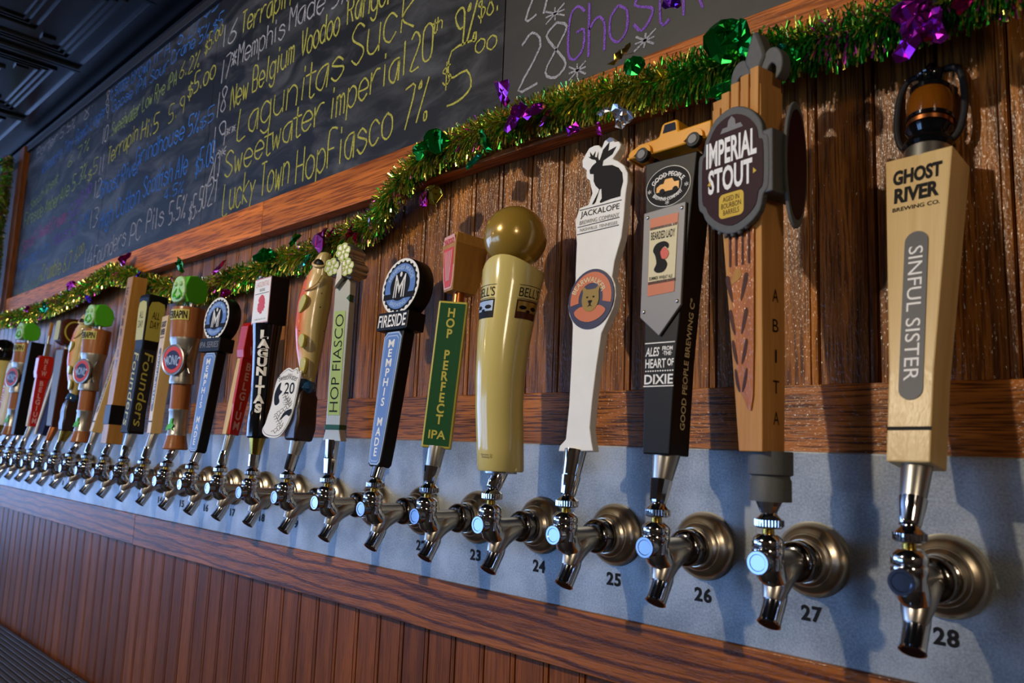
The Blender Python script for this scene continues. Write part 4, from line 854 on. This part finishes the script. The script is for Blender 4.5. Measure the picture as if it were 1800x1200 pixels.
# ---- 20 & 10 trout handles
def trout(i, th, label, paper):
    r = root(i, th, 'beer_tap', label)
    MB().tbox([(0, -.018, .0175, -.0175, .0175), (.02, -.020, .020, -.020, .020), (.035, -.018, .021, -.019, .019), (.055, -.0205, .019, -.020, .018), (.075, -.018, .018, -.018, .018), (.092, -.012, .012, -.012, .012)]).build('rock_base', M['rock'], r, bevel=.004, smooth=True)
    MB().lathe([(0, .080), (.012, .082), (.0175, .090), (.0165, .098), (.012, .106), (0, .110)], c=(.002, 0, 0), seg=20, sx=1.1).build('water_splash', M['blueres'], r, smooth=True)
    P_ = smooth([(.010, .000, .098), (.004, .000, .125), (-.001, -.001, .160), (-.004, -.002, .200), (-.004, -.001, .240), (.000, 0, .275), (.006, 0, .300)], 4, False)
    n = len(P_); prof = [.0080, .0160, .0230, .0275, .0290, .0265, .0185]
    rad = []
    for k in range(n):
        t = k / (n - 1) * 6; a = int(min(5, t)); rad.append(prof[a] + (prof[a + 1] - prof[a]) * (t - a))
    MB().tube(P_, rad, 24, flat=.8).build('fish_body', M['trout'], r, smooth=True)
    # open mouth
    ja = MB(); R = []
    for rr, z, ox in ((.0205, .290, .002), (.0200, .302, .004), (.0185, .314, .006), (.0160, .320, .008), (.0135, .318, .008), (.0120, .300, .006)):
        R.append([(ox + rr * math.cos(2 * math.pi * k / 20), rr * .8 * math.sin(2 * math.pi * k / 20), z + (.012 * math.sin(2 * math.pi * k / 20 + 2.2) if z > .30 else 0)) for k in range(20)])
    ja.loft(R, cap=False).build('mouth', M['trout'], r, smooth=True)
    mn = Vector((.42, -.45, .79)).normalized(); mc = Vector((.0085, -.0050, .3105)); mu_ = mn.orthogonal().normalized(); mw = mn.cross(mu_)
    lip = [mc + mn * .003 + (mu_ * math.cos(q * math.pi / 10) + mw * math.sin(q * math.pi / 10)) * .0138 for q in range(21)]
    MB().tube(lip, .0026, 10).build('lip', M['trout'], r, smooth=True)
    MB().sphere(tuple(mc), .0132, 20).build('mouth_shade_ball', M['black'], r, smooth=True, label='black ball standing in for the dark mouth opening')  # solid black ball paints in the dark of the open mouth
    gp = smooth([(-.015, -.0200, .270), (-.004, -.0250, .262), (.008, -.0240, .262), (.019, -.0170, .272), (.0225, -.010, .288)], 4, False)
    MB().tube(gp, .0016, 8).build('gill_plate', M['trout'], r, smooth=True)
    MB().sphere((-.009, -.0185, .289), .0034, 14, sc=(1, .6, 1)).build('fish_eye', M['gold'], r, smooth=True)
    for cx, cy, cz, ax_, L in ((.001, -.0265, .236, -.35, .034), (.010, -.0235, .170, .35, .026), (.012, -.016, .128, .15, .030)):
        pts = []
        for k in range(16):
            a = 2 * math.pi * k / 16; u_, w_ = .0088 * math.cos(a) * (1 + .3 * math.sin(a)), L * .5 * math.sin(a); pts.append((cx + u_ * math.cos(ax_) - w_ * math.sin(ax_), cz + u_ * math.sin(ax_) + w_ * math.cos(ax_)))
        MB().prism(pts, cy - .0025, cy + .004).build('fin', M['fin'], r, bevel=.0012, smooth=True)
    if paper:
        bp_ = smooth(mm([(-64, 8), (-50, 3), (-24, 3), (-9, 14), (4, 34), (11, 62), (14, 92), (17, 118), (10, 116), (6, 124), (-6, 120), (-18, 124), (-34, 116), (-45, 104), (-50, 84), (-52, 60), (-58, 40), (-62, 26), (-68, 16)]), 3)
        ob = empty('paper_badge', (0, 0, 0)); ob.parent = r; ob.rotation_euler = (0, 0, math.radians(8)); ob.location = (-.004, 0, 0)
        outline(M['paper'], ob, bp_, -.0215, 'badge_card', .002)
        outline(M['greyink'], ob, [( -.019 + (x + .019) * .95, .062 + (z - .062) * .955) for x, z in bp_], -.0236, 'badge_border', .0002)
        outline(M['paper'], ob, [( -.019 + (x + .019) * .93, .062 + (z - .062) * .935) for x, z in bp_], -.0239, 'badge_card', .0002)
        text('SweetWater', M['ink'], ob, -.015, .1085, .052, .011, -.0243, bold=0, arch=.08); text('20', M['ink'], ob, -.008, .088, .027, .020, -.0243, bold=.01)
        text('the original\nwarning label\nfor a long night\nat the river', M['greyink'], ob, -.010, .0655, .022, .014, -.0243)
        random.seed(3)
        for k in range(16):
            a = k * .42; cx, cz = -.042 + .010 * math.sin(a * 1.7) + k * .0018, .012 + k * .0042
            pts = smooth([(cx, cz, -.0243), (cx + .006, cz + .003, -.0243), (cx + .011, cz - .002, -.0243), (cx + .016, cz + .004, -.0243)], 3, False)
            MB().tube([(q[0], q[2], q[1]) for q in pts], .0004, 4).build('etched_line', M['ink'], ob)
        outline(M['ink'], ob, smooth(mm([(-44, 62), (-46, 78), (-40, 92), (-32, 98), (-33, 86), (-26, 82), (-34, 74), (-30, 64), (-38, 58)]), 3), -.0240, 'etched_figure', .0003)
        outline(M['ink'], ob, smooth(mm([(-22, 32), (-8, 42), (2, 40), (6, 52), (-6, 50), (-16, 44)]), 3), -.0240, 'etched_bank', .0003)
        ferrule(r, i, th, .0105, .0135, frac=.5, flat=True)
    else:
        ferrule(r, i, th, .0110, .0165, frac=.45, um='brass')
    return r
trout(20, 0, 'leaping trout tap handle with white etched paper badge over its dark base', True)
trout(10, 0, 'far trout tap handle with a gold ferrule between brown-topped and green-topped handles', False)
# ---- 19 black gloss handle with white-faced box
r = root(19, -2, 'beer_tap', 'black gloss tap handle with white letters and a white-faced box head')
MB().lathe([(0, 0), (.0205, 0), (.0235, .003), (.0240, .030), (.0225, .045), (.0215, .050), (.0220, .075), (.0235, .120), (.0265, .170), (.0300, .200), (.0305, .208), (0, .208)], seg=40, sy=.85).build('body', M['blackgloss'], r, smooth=True)
MB().tbox([(.206, -.0315, .034, -.0170, .0190), (.2945, -.0295, .0350, -.0170, .0185)]).build('head_box', M['black'], r, bevel=.0015)
outline(M['pink'], r, mm([(-31, 209), (33.5, 209), (34.5, 293), (-29, 293)]), -.0171, 'head_label', .0004); outline(M['paper'], r, mm([(-29.5, 211), (32, 211), (33, 291), (-27.5, 291)]), -.0175, 'head_label', .0003)
text('LAGUNITAS', M['orange'], r, .003, .282, .050, .010, -.0180, bold=-.01); text('SUCKS', M['ink'], r, .003, .271, .020, .005, -.0180, bold=.01); outline(M['ink'], r, mm([(-24, 264), (30, 264), (30, 265), (-24, 265)]), -.0178, 'print_rule', .0002)
sp = []
random.seed(5)
for k in range(28):
    a = 2 * math.pi * k / 28; q = .0150 * (1 + (random.uniform(-.22, .12) if k % 2 else .12)) * (1.15 if math.sin(a) < 0 else 1); sp.append((.004 + q * math.cos(a) * .85, .245 + q * math.sin(a)))
outline(M['redprint'], r, sp, -.0178, 'red_splash', .0003); text('a label line for ale', M['greyink'], r, .003, .2165, .044, .003, -.0180)
b = text('L\nA\nG\nU\nN\nI\nT\nA\nS', M['paper'], r, 0, .120, .0230, .150, 0, bold=.06, lead=.82)
for v in b.data.vertices:
    a = v.co.x / .024 + math.radians(50); rr = .0240 + .0055 * max(0, (v.co.z - .10) / .1) ** 1.5; v.co.x, v.co.y = rr * math.sin(a), -.85 * rr * math.cos(a) - .0006
ferrule(r, 19, -2, .0105, .0150, frac=.42, flat=True, um='brass')
# ---- 18 & 7 red wedge handles
def wedge(i, th, label, top):
    r = root(i, th, 'beer_tap', label)
    MB().prism(mm([(-7, 0), (6, 0), (8, 60), (8.5, 190), (-10, 190), (-9, 60)]), -.014, .006).build('wood_core', M['maple'], r, bevel=.001)
    b = MB(); pts = [(-.010, .001), (.010, .001), (.014, .06), (.018, .135), (.021, .152), (-.017, .152), (-.014, .06)]
    b.prism(pts, 0, 1); b.v = [(.0085 + .004 * (1 - q[1]) - .004 * (q[1]), q[0], q[2]) for q in b.v]; b.build('red_panel', M['red'], r, bevel=.001)
    b = MB(); pts = [(-.017, .150), (-.021, .165), (-.022, .213), (-.016, .222), (.018, .222), (.023, .212), (.023, .165), (.021, .150)]
    b.prism(pts, 0, 1); b.v = [(.0125 + .004 * (1 - q[1]) - .020 * (q[1]), q[0], q[2]) for q in b.v]; b.build('red_head', M['red'], r, bevel=.0015)
    text('B\nE\nL\nG\nI\nU\nM', M['pink'], r, .000, .077, .012, .132, .0128, face='R', bold=.03, lead=.9, wid2=1.2)
    text('N\nE\nW', M['pink'], r, .000, .186, .015, .056, .0168, face='R', bold=.03, lead=.9)
    if top:
        MB().box(-.004, .006, -.006, .010, .220, .262).build('grey_stem', M['pewter'], r, bevel=.002); MB().prism(mm([(-6, 285), (2, 280), (5, 300), (3, 330), (-3, 332), (-7, 310)]), -.004, .006).build('orange_tip', M['maple2'], r, bevel=.002)
        MB().tube([(0, 0, .26), (0, 0, .29)], .004, 10).build('grey_rod', M['pewter'], r, smooth=True)
    ferrule(r, i, th, .0085, .0095, frac=.45, lower='chrome', um='satin')
    return r
wedge(18, 6, 'red wedge tap handle with pale wooden edge, left of the black gloss one', False)
wedge(7, 6, 'far red wedge tap handle with two-part panel and thin grey orange tip', True)
# ---- 16, 11, 5 turned wood handles with green heads
def turtle(i, th, label):
    r = root(i, th, 'beer_tap', label)
    MB().lathe([(0, 0), (.0240, 0), (.0255, .003), (.0235, .012), (.0210, .024), (.0200, .031), (0, .031)], seg=32).build('foot', M['brown'], r, smooth=True)
    MB().lathe([(0, .030), (.0205, .030), (.0205, .034), (.0190, .037), (.0190, .079), (.0205, .082), (.0205, .086), (0, .086)], seg=32).build('band', M['pewter'], r, smooth=True)
    MB().lathe([(0, .085), (.0195, .085), (.0200, .142), (0, .142)], seg=32).build('shaft', M['brown'], r, smooth=True)
    MB().lathe([(0, .140), (.0250, .140), (.0258, .146), (.0240, .160), (.0250, .190), (.0290, .222), (.0325, .234), (.0325, .241), (0, .241)], seg=32).build('pewter_mount', M['pewter'], r, smooth=True)
    MB().lathe([(0, .240), (.0330, .240), (.0345, .300), (.0336, .306), (0, .306)], seg=32).build('head_block', M['brown'], r, smooth=True)
    a = math.radians(18); e = empty('round_badge', (0, 0, 0)); e.parent = r; e.rotation_euler = (0, 0, a)
    MB().lathe([(0, -.022), (.0300, -.022), (.0335, -.024), (.0335, -.0295), (.0305, -.0305), (.0290, -.0295), (0, -.0290)], c=(0, 0, .190), ax='Y', seg=36).build('badge_rim', M['pewter'], e, smooth=True)
    disc(M['redprint'], e, 0, .190, .0288, .0288, -.0296, 'badge_face', .0004); disc(M['navy'], e, 0, .190, .0205, .0205, -.0300, 'badge_face', .0004)
    text('MONIC', M['blueprint2'], e, 0, .190, .044, .021, -.0306, bold=.02, arch=.05)
    MB().prism(smooth(mm([(22, 196), (40, 222), (30, 200), (26, 186), (40, 160), (22, 176)]), 2), -.016, -.006).build('wing', M['pewter'], e, bevel=.001)
    MB().prism(smooth(mm([(-11, 40), (-7, 52), (-2, 54), (1, 64), (7, 66), (6, 56), (11, 52), (7, 46), (10, 40), (2, 44), (-4, 42)]), 2), -.0205, -.019).build('green_figure', M['frog'], e)
    b = text('TERRAPIN', M['ink'], r, 0, .288, .050, .017, 0, bold=.02)
    for v in b.data.vertices: q = v.co.x / .0345 + math.radians(22); v.co.x, v.co.y = .0358 * math.sin(q), -.0358 * math.cos(q)
    bb = MB(); bb.v = [( .0351 * math.sin(math.radians(22 + (k - 6) * 8)), -.0351 * math.cos(math.radians(22 + (k - 6) * 8)), z) for k in range(13) for z in (.2765, .300)]; bb.f = [(2 * k, 2 * k + 2, 2 * k + 3, 2 * k + 1) for k in range(12)]; bb.mi = [0] * 12
    bb.build('name_band', M['greengold'], r)
    MB().lathe([(0, .305), (.0180, .305), (.0180, .309), (0, .309)], seg=24).build('neck_ring', M['black'], r, smooth=True)
    for s in (-1, 1): MB().lathe([(0, .305), (.005, .305), (.005, .322), (0, .322)], c=(s * .014, 0, 0), seg=12).build('peg', M['satin'], r, smooth=True)
    # green head: angular block, open pale face forward
    hd = empty('turtle_head', (0, 0, 0)); hd.parent = r; hd.rotation_euler = (0, 0, math.radians(12)); hd.location = (0, 0, 0)
    side = [(-.018, .318), (-.026, .330), (-.028, .352), (-.020, .374), (.0, .3785), (.022, .366), (.030, .345), (.024, .322), (.006, .316)]
    b = MB(); b.prism(side, 0, 1); b.v = [(-.022 + .044 * q[1], q[0], q[2]) for q in b.v]; b.build('skull', M['frog'], hd, bevel=.0022)
    MB().prism(smooth(mm([(-21, 320), (-24, 340), (-19, 358), (-12, 370), (0, 374), (12, 370), (19, 358), (22, 338), (16, 322), (0, 316)]), 2), -.0305, -.020).build('face', M['mint'], hd, bevel=.003)
    for s in (-1, 1):
        MB().sphere((s * .009, -.030, .356), .0058, 14).build('eye', M['mint'], hd, smooth=True)
        for k in range(3): MB().tube(smooth([(s * (.004 + k * .004), -.0312, .346 - k * .004), (s * (.008 + k * .003), -.0325, .338 - k * .003), (s * (.015), -.031, .330 - k * .002)], 3, False), .0011, 6).build('wrinkle', M['frog'], hd, smooth=True)
    MB().tube(smooth([(-.012, -.031, .333), (-.004, -.034, .325), (.006, -.034, .325), (.014, -.031, .334)], 4, False), .0020, 8).build('beak', M['frog'], hd, smooth=True)
    ferrule(r, i, th, .0095, None)
    return r
turtle(16, 0, 'turned brown wood tap handle with bright green head, nearest of the three')
turtle(11, 0, 'green-headed turned wood tap handle just left of the tall tan square one')
turtle(5, 0, 'leftmost green-headed turned wood tap handle near the left edge')
maple_handle(15, 'narrow pale maple tap handle between the dark and green-headed handles', False, .66)
maple_handle(12, 'pale maple tap handle mostly hidden behind the tall tan square one', False, .66)
# ---- 14 dark hourglass box with yellow windows
r = root(14, 6, 'beer_tap', 'dark brown box tap handle with yellow windows and gold script on two faces')
MB().tbox([(0, -.0195, .0195, -.0195, .0195), (.05, -.0175, .0175, -.0175, .0175), (.20, -.019, .019, -.019, .019), (.325, -.0245, .0245, -.0245, .0245), (.334, -.022, .022, -.022, .022)]).build('body', M['black'], r, bevel=.003)
for f in ('F', 'R'):
    yy = -.0185 if f == 'F' else .0185; sg = -1 if f == 'F' else 1
    o1 = outline(M['charcoal'], r, mm([(-15, 6), (15, 6), (14.5, 60), (16, 200), (-16, 200), (-14.5, 60)]), 0 if f == 'F' else 0, 'face_panel', .0004, face=f)
    o2 = outline(M['ivory'] if 0 else M['greengold'], r, smooth(mm([(-17, 222), (17, 222), (20, 300), (16, 314), (0, 318), (-16, 314), (-20, 300)]), 1), 0, 'window_panel', .0005, face=f)
    t1 = text('Founders', M['greengold'], r, 0, .105, .175, .022, 0, face=f, rot=-90, bold=.0, shear=.15)
    t2 = text('ALL\nDAY', M['darkwood'], r, 0, .272, .022, .040, 0, face=f); 
    for o, off in ((o1, .0006), (o2, .0006), (t1, .0014), (t2, .0014)):
        for v in o.data.vertices:
            z = v.co.z; h = .0175 + (.002 * max(0, (.05 - z) / .05)) + (.0015 * min(1, max(0, (z - .05) / .15))) + .0055 * max(0, (z - .20) / .125)
            if f == 'F': v.co.y += -(h + off)
            else: v.co.x += h + off
ferrule(r, 14, 6, .0118, .0128, frac=.42)
# ---- 13 tall tan square handle
r = root(13, 0, 'beer_tap', 'tallest tan square wooden tap handle with a black band near its foot')
MB().tbox([(0, -.0175, .0185, -.0180, .0195), (.42, -.0125, .0240, -.0170, .0200)]).build('body', M['maple2'], r, bevel=.0012)
MB().tbox([(.047, -.0190, .0200, -.0200, .0215), (.095, -.0185, .0205, -.0200, .0215)]).build('band', M['black'], r, bevel=.0012)
text('E\nL\nU\nB\nR\nI\nS\nT', M['darkwood'], r, .002, .290, .013, .205, -.0184, bold=.02, lead=1.0)
ferrule(r, 13, 0, .0085, None)
# ---- 9 dark handle with round brown head
r = root(9, 8, 'beer_tap', 'dark wooden tap handle with a big round brown top and grey edge')
MB().tbox([(0, -.017, .018, -.018, .018), (.225, -.026, .027, -.022, .022)]).build('body', M['darkwood'], r, bevel=.002)
outline(M['greyink'], r, mm([(-15, 3), (15, 3), (23, 222), (-23, 222)]), 0, 'grey_face', .0005)
for v in r.children[-1].data.vertices: v.co.y += -.0181 - .0178 * v.co.z
t = text('S\nT\nO\nR\nE\nH\nO\nU\nS\nE', M['ink'], r, 0, .105, .012, .175, -.0195, slope=-.018, bold=.02)
for s in (-1, 1): MB().lathe([(0, .224), (.0055, .224), (.0055, .240), (0, .240)], c=(s * .012, 0, 0), seg=12).build('peg', M['offwhite'], r, smooth=True)
b = MB(); b.prism([(x, z) for x, z in rrect(-.037, .037, .238, .318, .026, 7)], 0, 1); b.v = [(-.024 + .046 * (1 - q[1]), q[0], q[2]) for q in b.v]; b.build('round_head', M['brown'] if 0 else M['darkwood'], r, bevel=.006)
disc(M['greengold'], r, 0, .279, .028, .031, .0222, 'side_disc', .002, face='R', seg=36); disc(M['darkwood'], r, 0, .279, .024, .027, .0243, 'side_disc', .0006, face='R', seg=36)
outline(M['greengold'], r, rrect(-.015, .012, .250, .308, .006), -.0372, 'front_label', .0006)
ferrule(r, 9, 8, .0095, .0125, frac=.35, um='copper')
# ---- 8 slanting white and navy
r = root(8, 20, 'beer_tap', 'slanting white-edged navy tap handle left of the dark round-topped one')
MB().prism(mm([(-14, 0), (14, 0), (19, 190), (-12, 190)]), -.008, .012).build('body', M['navy'], r, bevel=.001)
MB().prism(mm([(-19, 0), (-12, 0), (-10, 192), (-17, 192)]), -.012, .012).build('white_edge', M['white'], r, bevel=.001)
ferrule(r, 8, 20, .0095, None)
# ---- 6 black slab
r = root(6, 4, 'beer_tap', 'plain flat black slab tap handle right of the leftmost green-headed one')
MB().tbox([(0, -.013, .013, -.022, .022), (.30, -.014, .014, -.026, .026)]).build('body', M['black'], r, bevel=.0015)
ferrule(r, 6, 4, .0095, None)
# ---- 4 white handle, red letters
r = root(4, 20, 'beer_tap', 'small white tap handle with red lettering near the left edge')
MB().lathe([(0, 0), (.020, 0), (.022, .004), (.0220, .040), (.0195, .045), (.0190, .10), (.0210, .19), (.0185, .212), (.010, .218), (0, .219)], seg=28).build('body', M['white'], r, smooth=True)
t = text('L\nA\nG\nE\nR', M['redprint'], r, .0, .115, .012, .120, -.0218, bold=.02)
ferrule(r, 4, 20, .0100, .0150, frac=.42, um='brass')
# ---- 3 cream handle at the edge
r = root(3, 0, 'beer_tap', 'cream tap handle cut by the left edge of the photograph')
MB().lathe([(0, 0), (.0285, 0), (.030, .004), (.031, .10), (.036, .20), (.0385, .255), (.034, .262), (0, .262)], seg=32).build('body', M['cream'], r, smooth=True)
wrap_r = r
outline(M['darkwood'], r, [(-.012, .19), (.012, .19), (.012, .215), (-.012, .215)], -.0372, 'printed_panel', .0005)
MB().sphere((0, .0, .298), .041, 36).build('ball', M['blackgloss'], r, smooth=True, label='dark glossy ball')
ferrule(r, 3, 0, .0110, None)
# ================================================================ tinsel garland
GARL=[ (-3.354,0.514),(-3.255,0.514),(-2.817,0.509),(-2.574,0.514),(-2.312,0.526),(-2.087,0.547),(-1.870,0.490),(-1.686,0.457),(-1.556,0.439),(-1.444,0.447),(-1.314,0.449),(-1.221,0.461),(-1.111,0.456),(-1.033,0.466),(-0.960,0.475),(-0.891,0.484),(-0.845,0.511),(-0.799,0.526),(-0.757,0.551),(-0.701,0.561),(-0.648,0.564),(-0.597,0.567),(-0.538,0.567),(-0.483,0.566),(-0.432,0.562),(-0.383,0.557),(-0.338,0.552),(-0.295,0.547),(-0.255,0.545),(-0.217,0.542),(-0.182,0.541),(-0.148,0.538),(-0.116,0.535),(-0.086,0.533),(-0.057,0.531),(-0.024,0.529),(0.007,0.529),(0.046,0.528),(0.091,0.529) ]
FOIL=[ (-0.184,0.563,0.028,'g'),(-0.167,0.547,0.019,'g'),(-0.327,0.584,0.020,'o'),(-0.305,0.568,0.015,'g'),(-0.531,0.599,0.019,'p'),(-0.505,0.552,0.027,'p'),(-0.468,0.556,0.018,'p'),(-0.447,0.538,0.014,'p'),(-0.399,0.507,0.012,'p'),(-0.358,0.500,0.010,'m'),(-0.323,0.503,0.015,'s'),(-0.351,0.518,0.008,'s'),(-0.676,0.571,0.023,'g'),(-0.709,0.557,0.018,'g'),(-0.585,0.507,0.020,'t'),(-0.567,0.541,0.021,'g'),(-0.184,0.495,0.020,'g'),(0.011,0.509,0.024,'p'),(0.002,0.487,0.018,'p'),(0.024,0.491,0.015,'p'),(-0.108,0.508,0.008,'g'),(-0.122,0.522,0.011,'t'),(-1.017,0.465,0.023,'m'),(-0.986,0.473,0.016,'m'),(-1.217,0.472,0.027,'g'),(-1.067,0.431,0.017,'t'),(-0.830,0.456,0.015,'s'),(-1.230,0.416,0.020,'s'),(-1.421,0.469,0.022,'m'),(-1.382,0.407,0.017,'m'),(-1.885,0.512,0.021,'v'),(-1.997,0.571,0.021,'m'),(-1.630,0.504,0.022,'g'),(-2.425,0.552,0.024,'m'),(-2.671,0.500,0.019,'t'),(-2.873,0.519,0.016,'m'),(-0.675,0.483,0.019,'o'),(-0.695,0.474,0.016,'m'),(-0.925,0.463,0.018,'m'),(-0.872,0.444,0.013,'m'),(-0.254,0.627,0.009,'v'),(0.048,0.506,0.010,'m'),(-2.261,0.494,0.017,'v'),(-1.109,0.483,0.015,'g') ]

def path_pts(P2, y, n=6):
    return [Vector((a, y + .022 * max(0, min(1, (.525 - b) / .03)) * (1 if y > -.045 else 0), b)) for a, b in smooth(P2, n, False)]
def tinsel(name, pts, label, dens, rad, parent_names=True, seed=1):
    random.seed(seed); g = empty(name, pts[len(pts) // 2], label, 'garland', 'tinsel garlands'); off = pts[len(pts) // 2]
    MB().tube([p_ - off for p_ in pts], .0016, 6).build('core_wire', TI[0], g, smooth=True)
    b = MB(); tl = 0
    for i in range(len(pts) - 1):
        a, c = pts[i], pts[i + 1]; L = (c - a).length; d = (c - a).normalized(); tl += L
        dens_i = dens * (1.25 if a.x > -1.2 else .8); n = max(1, int(L * dens_i))
        for k in range(n):
            p0 = a + d * random.uniform(0, L) - off; an = random.uniform(0, 2 * math.pi)
            u = d.orthogonal().normalized(); v = d.cross(u)
            di = (u * math.cos(an) + v * math.sin(an) + d * random.uniform(-.35, .35) + Vector((0, 0, -.30))).normalized()
            rr = rad * random.uniform(.65, 1.15); w = random.uniform(.0008, .0014) * (1.0 if a.x > -1.2 else 1.5)
            q = p0 + off
            di.y *= .62
            if (q + di * rr).y > (-.019 if q.z + di.z * rr > .528 else .006): di.y = -abs(di.y) * .6
            tw = di.cross(Vector((random.uniform(-1, 1), random.uniform(-1, 1), random.uniform(-1, 1)))).normalized() * w
            tw2 = di.cross(Vector((random.uniform(-1, 1), random.uniform(-1, 1), random.uniform(-1, 1)))).normalized() * w
            mid = p0 + di * rr * .5 + Vector((0, 0, .0015)); end = p0 + di * rr + Vector((0, 0, -.002 - .003 * random.random()))
            s = len(b.v); b.v += [tuple(x) for x in (p0 + tw, p0 - tw, mid - tw2, mid + tw2, end - tw, end + tw)]
            f = random.random(); X = q.x
            gz = .5 + .5 * math.sin(X * 9.3 + 1.0) * math.sin(X * 3.1)
            if X > -.27: mi = 1 if f < .55 else 0 if f < .72 else 3 if f < .86 and X > -.1 else 2
            elif X > -.55: mi = 0 if f < .6 else 1 if f < .8 else 2
            else: mi = 1 if f < .12 + .25 * gz else 2 if f < .45 else 0 if f < .95 else 3
            b.f += [(s, s + 1, s + 2, s + 3), (s + 3, s + 2, s + 4, s + 5)]; b.mi += [mi, mi]
    o = b.build('fringe', TI, g); o['kind'] = 'stuff'
    return g, off
gp = path_pts(GARL, -.040)
g1, off1 = tinsel('tinsel_garland', gp, 'green and gold tinsel garland with foil shapes draped along the chalkboard rail', 8500, .032)
def foil_piece(g, off, x, y, z, r, kind, seed):
    random.seed(seed); m = FO[kind]; b = MB(); n = 14; ox = random.uniform(0, 6)
    lay = []
    sh = seed % 3
    for ri, q in enumerate((0.03, .35, .7, 1.0)):
        ring_ = []
        for k in range(n):
            a = 2 * math.pi * k / n
            if sh == 0: rr = 1.0 + .28 * math.cos(3 * a + ox)
            elif sh == 1: rr = .62 + .38 * abs(math.cos(2 * a + ox))
            else: rr = 1.05 * (1 - .45 * math.sin(a)) / (1.2)
            rr *= r * q; ring_.append(Vector((rr * math.cos(a), random.uniform(-.22, .22) * r, rr * math.sin(a))))
        lay.append(ring_)
    R_ = Matrix.Rotation(random.uniform(-.9, .9), 3, 'Z') @ Matrix.Rotation(random.uniform(-.7, .7), 3, 'X')
    b.loft([[R_ @ q + Vector((x, y, z)) - off for q in l] for l in lay])
    b.v += [tuple(Vector(q) + Vector((0, .0006, 0))) for q in []]
    o = b.build('foil_shape', m, g); so = o.modifiers.new('thick', 'SOLIDIFY'); so.thickness = .0005
    o['label'] = {'g': 'green foil shape', 'p': 'purple foil shape', 'm': 'magenta foil shape', 't': 'teal foil shape', 's': 'silver foil shape', 'o': 'gold green foil shape', 'v': 'violet foil shape'}[kind]
    t = b.v[0]; MB().tube([Vector(t), Vector(t) + Vector((random.uniform(-.01, .01), .022, .012))], .0004, 4).build('foil_stem', m, o)
for k, (x, z, r_, kd) in enumerate(FOIL): foil_piece(g1, off1, x, -.068 if x > -.9 else -.046, z, max(.010, r_ * .95), kd, k + 11)
gp2 = path_pts([(-3.40, 1.20), (-3.385, 1.05), (-3.40, .90), (-3.385, .75), (-3.40, .62), (-3.41, .52)], -.05)
g2, off2 = tinsel('tinsel_garland', gp2, 'dark tinsel garland hanging down the left chalkboard stile', 6000, .038, seed=4)
for k, (z, kd) in enumerate([(1.16, 't'), (1.02, 'g'), (.86, 's'), (.74, 'm'), (.66, 't'), (.57, 'm')]): foil_piece(g2, off2, -3.37 + .02 * (k % 2), -.085, z, .022, kd, 70 + k)
bpy.context.view_layer.update()
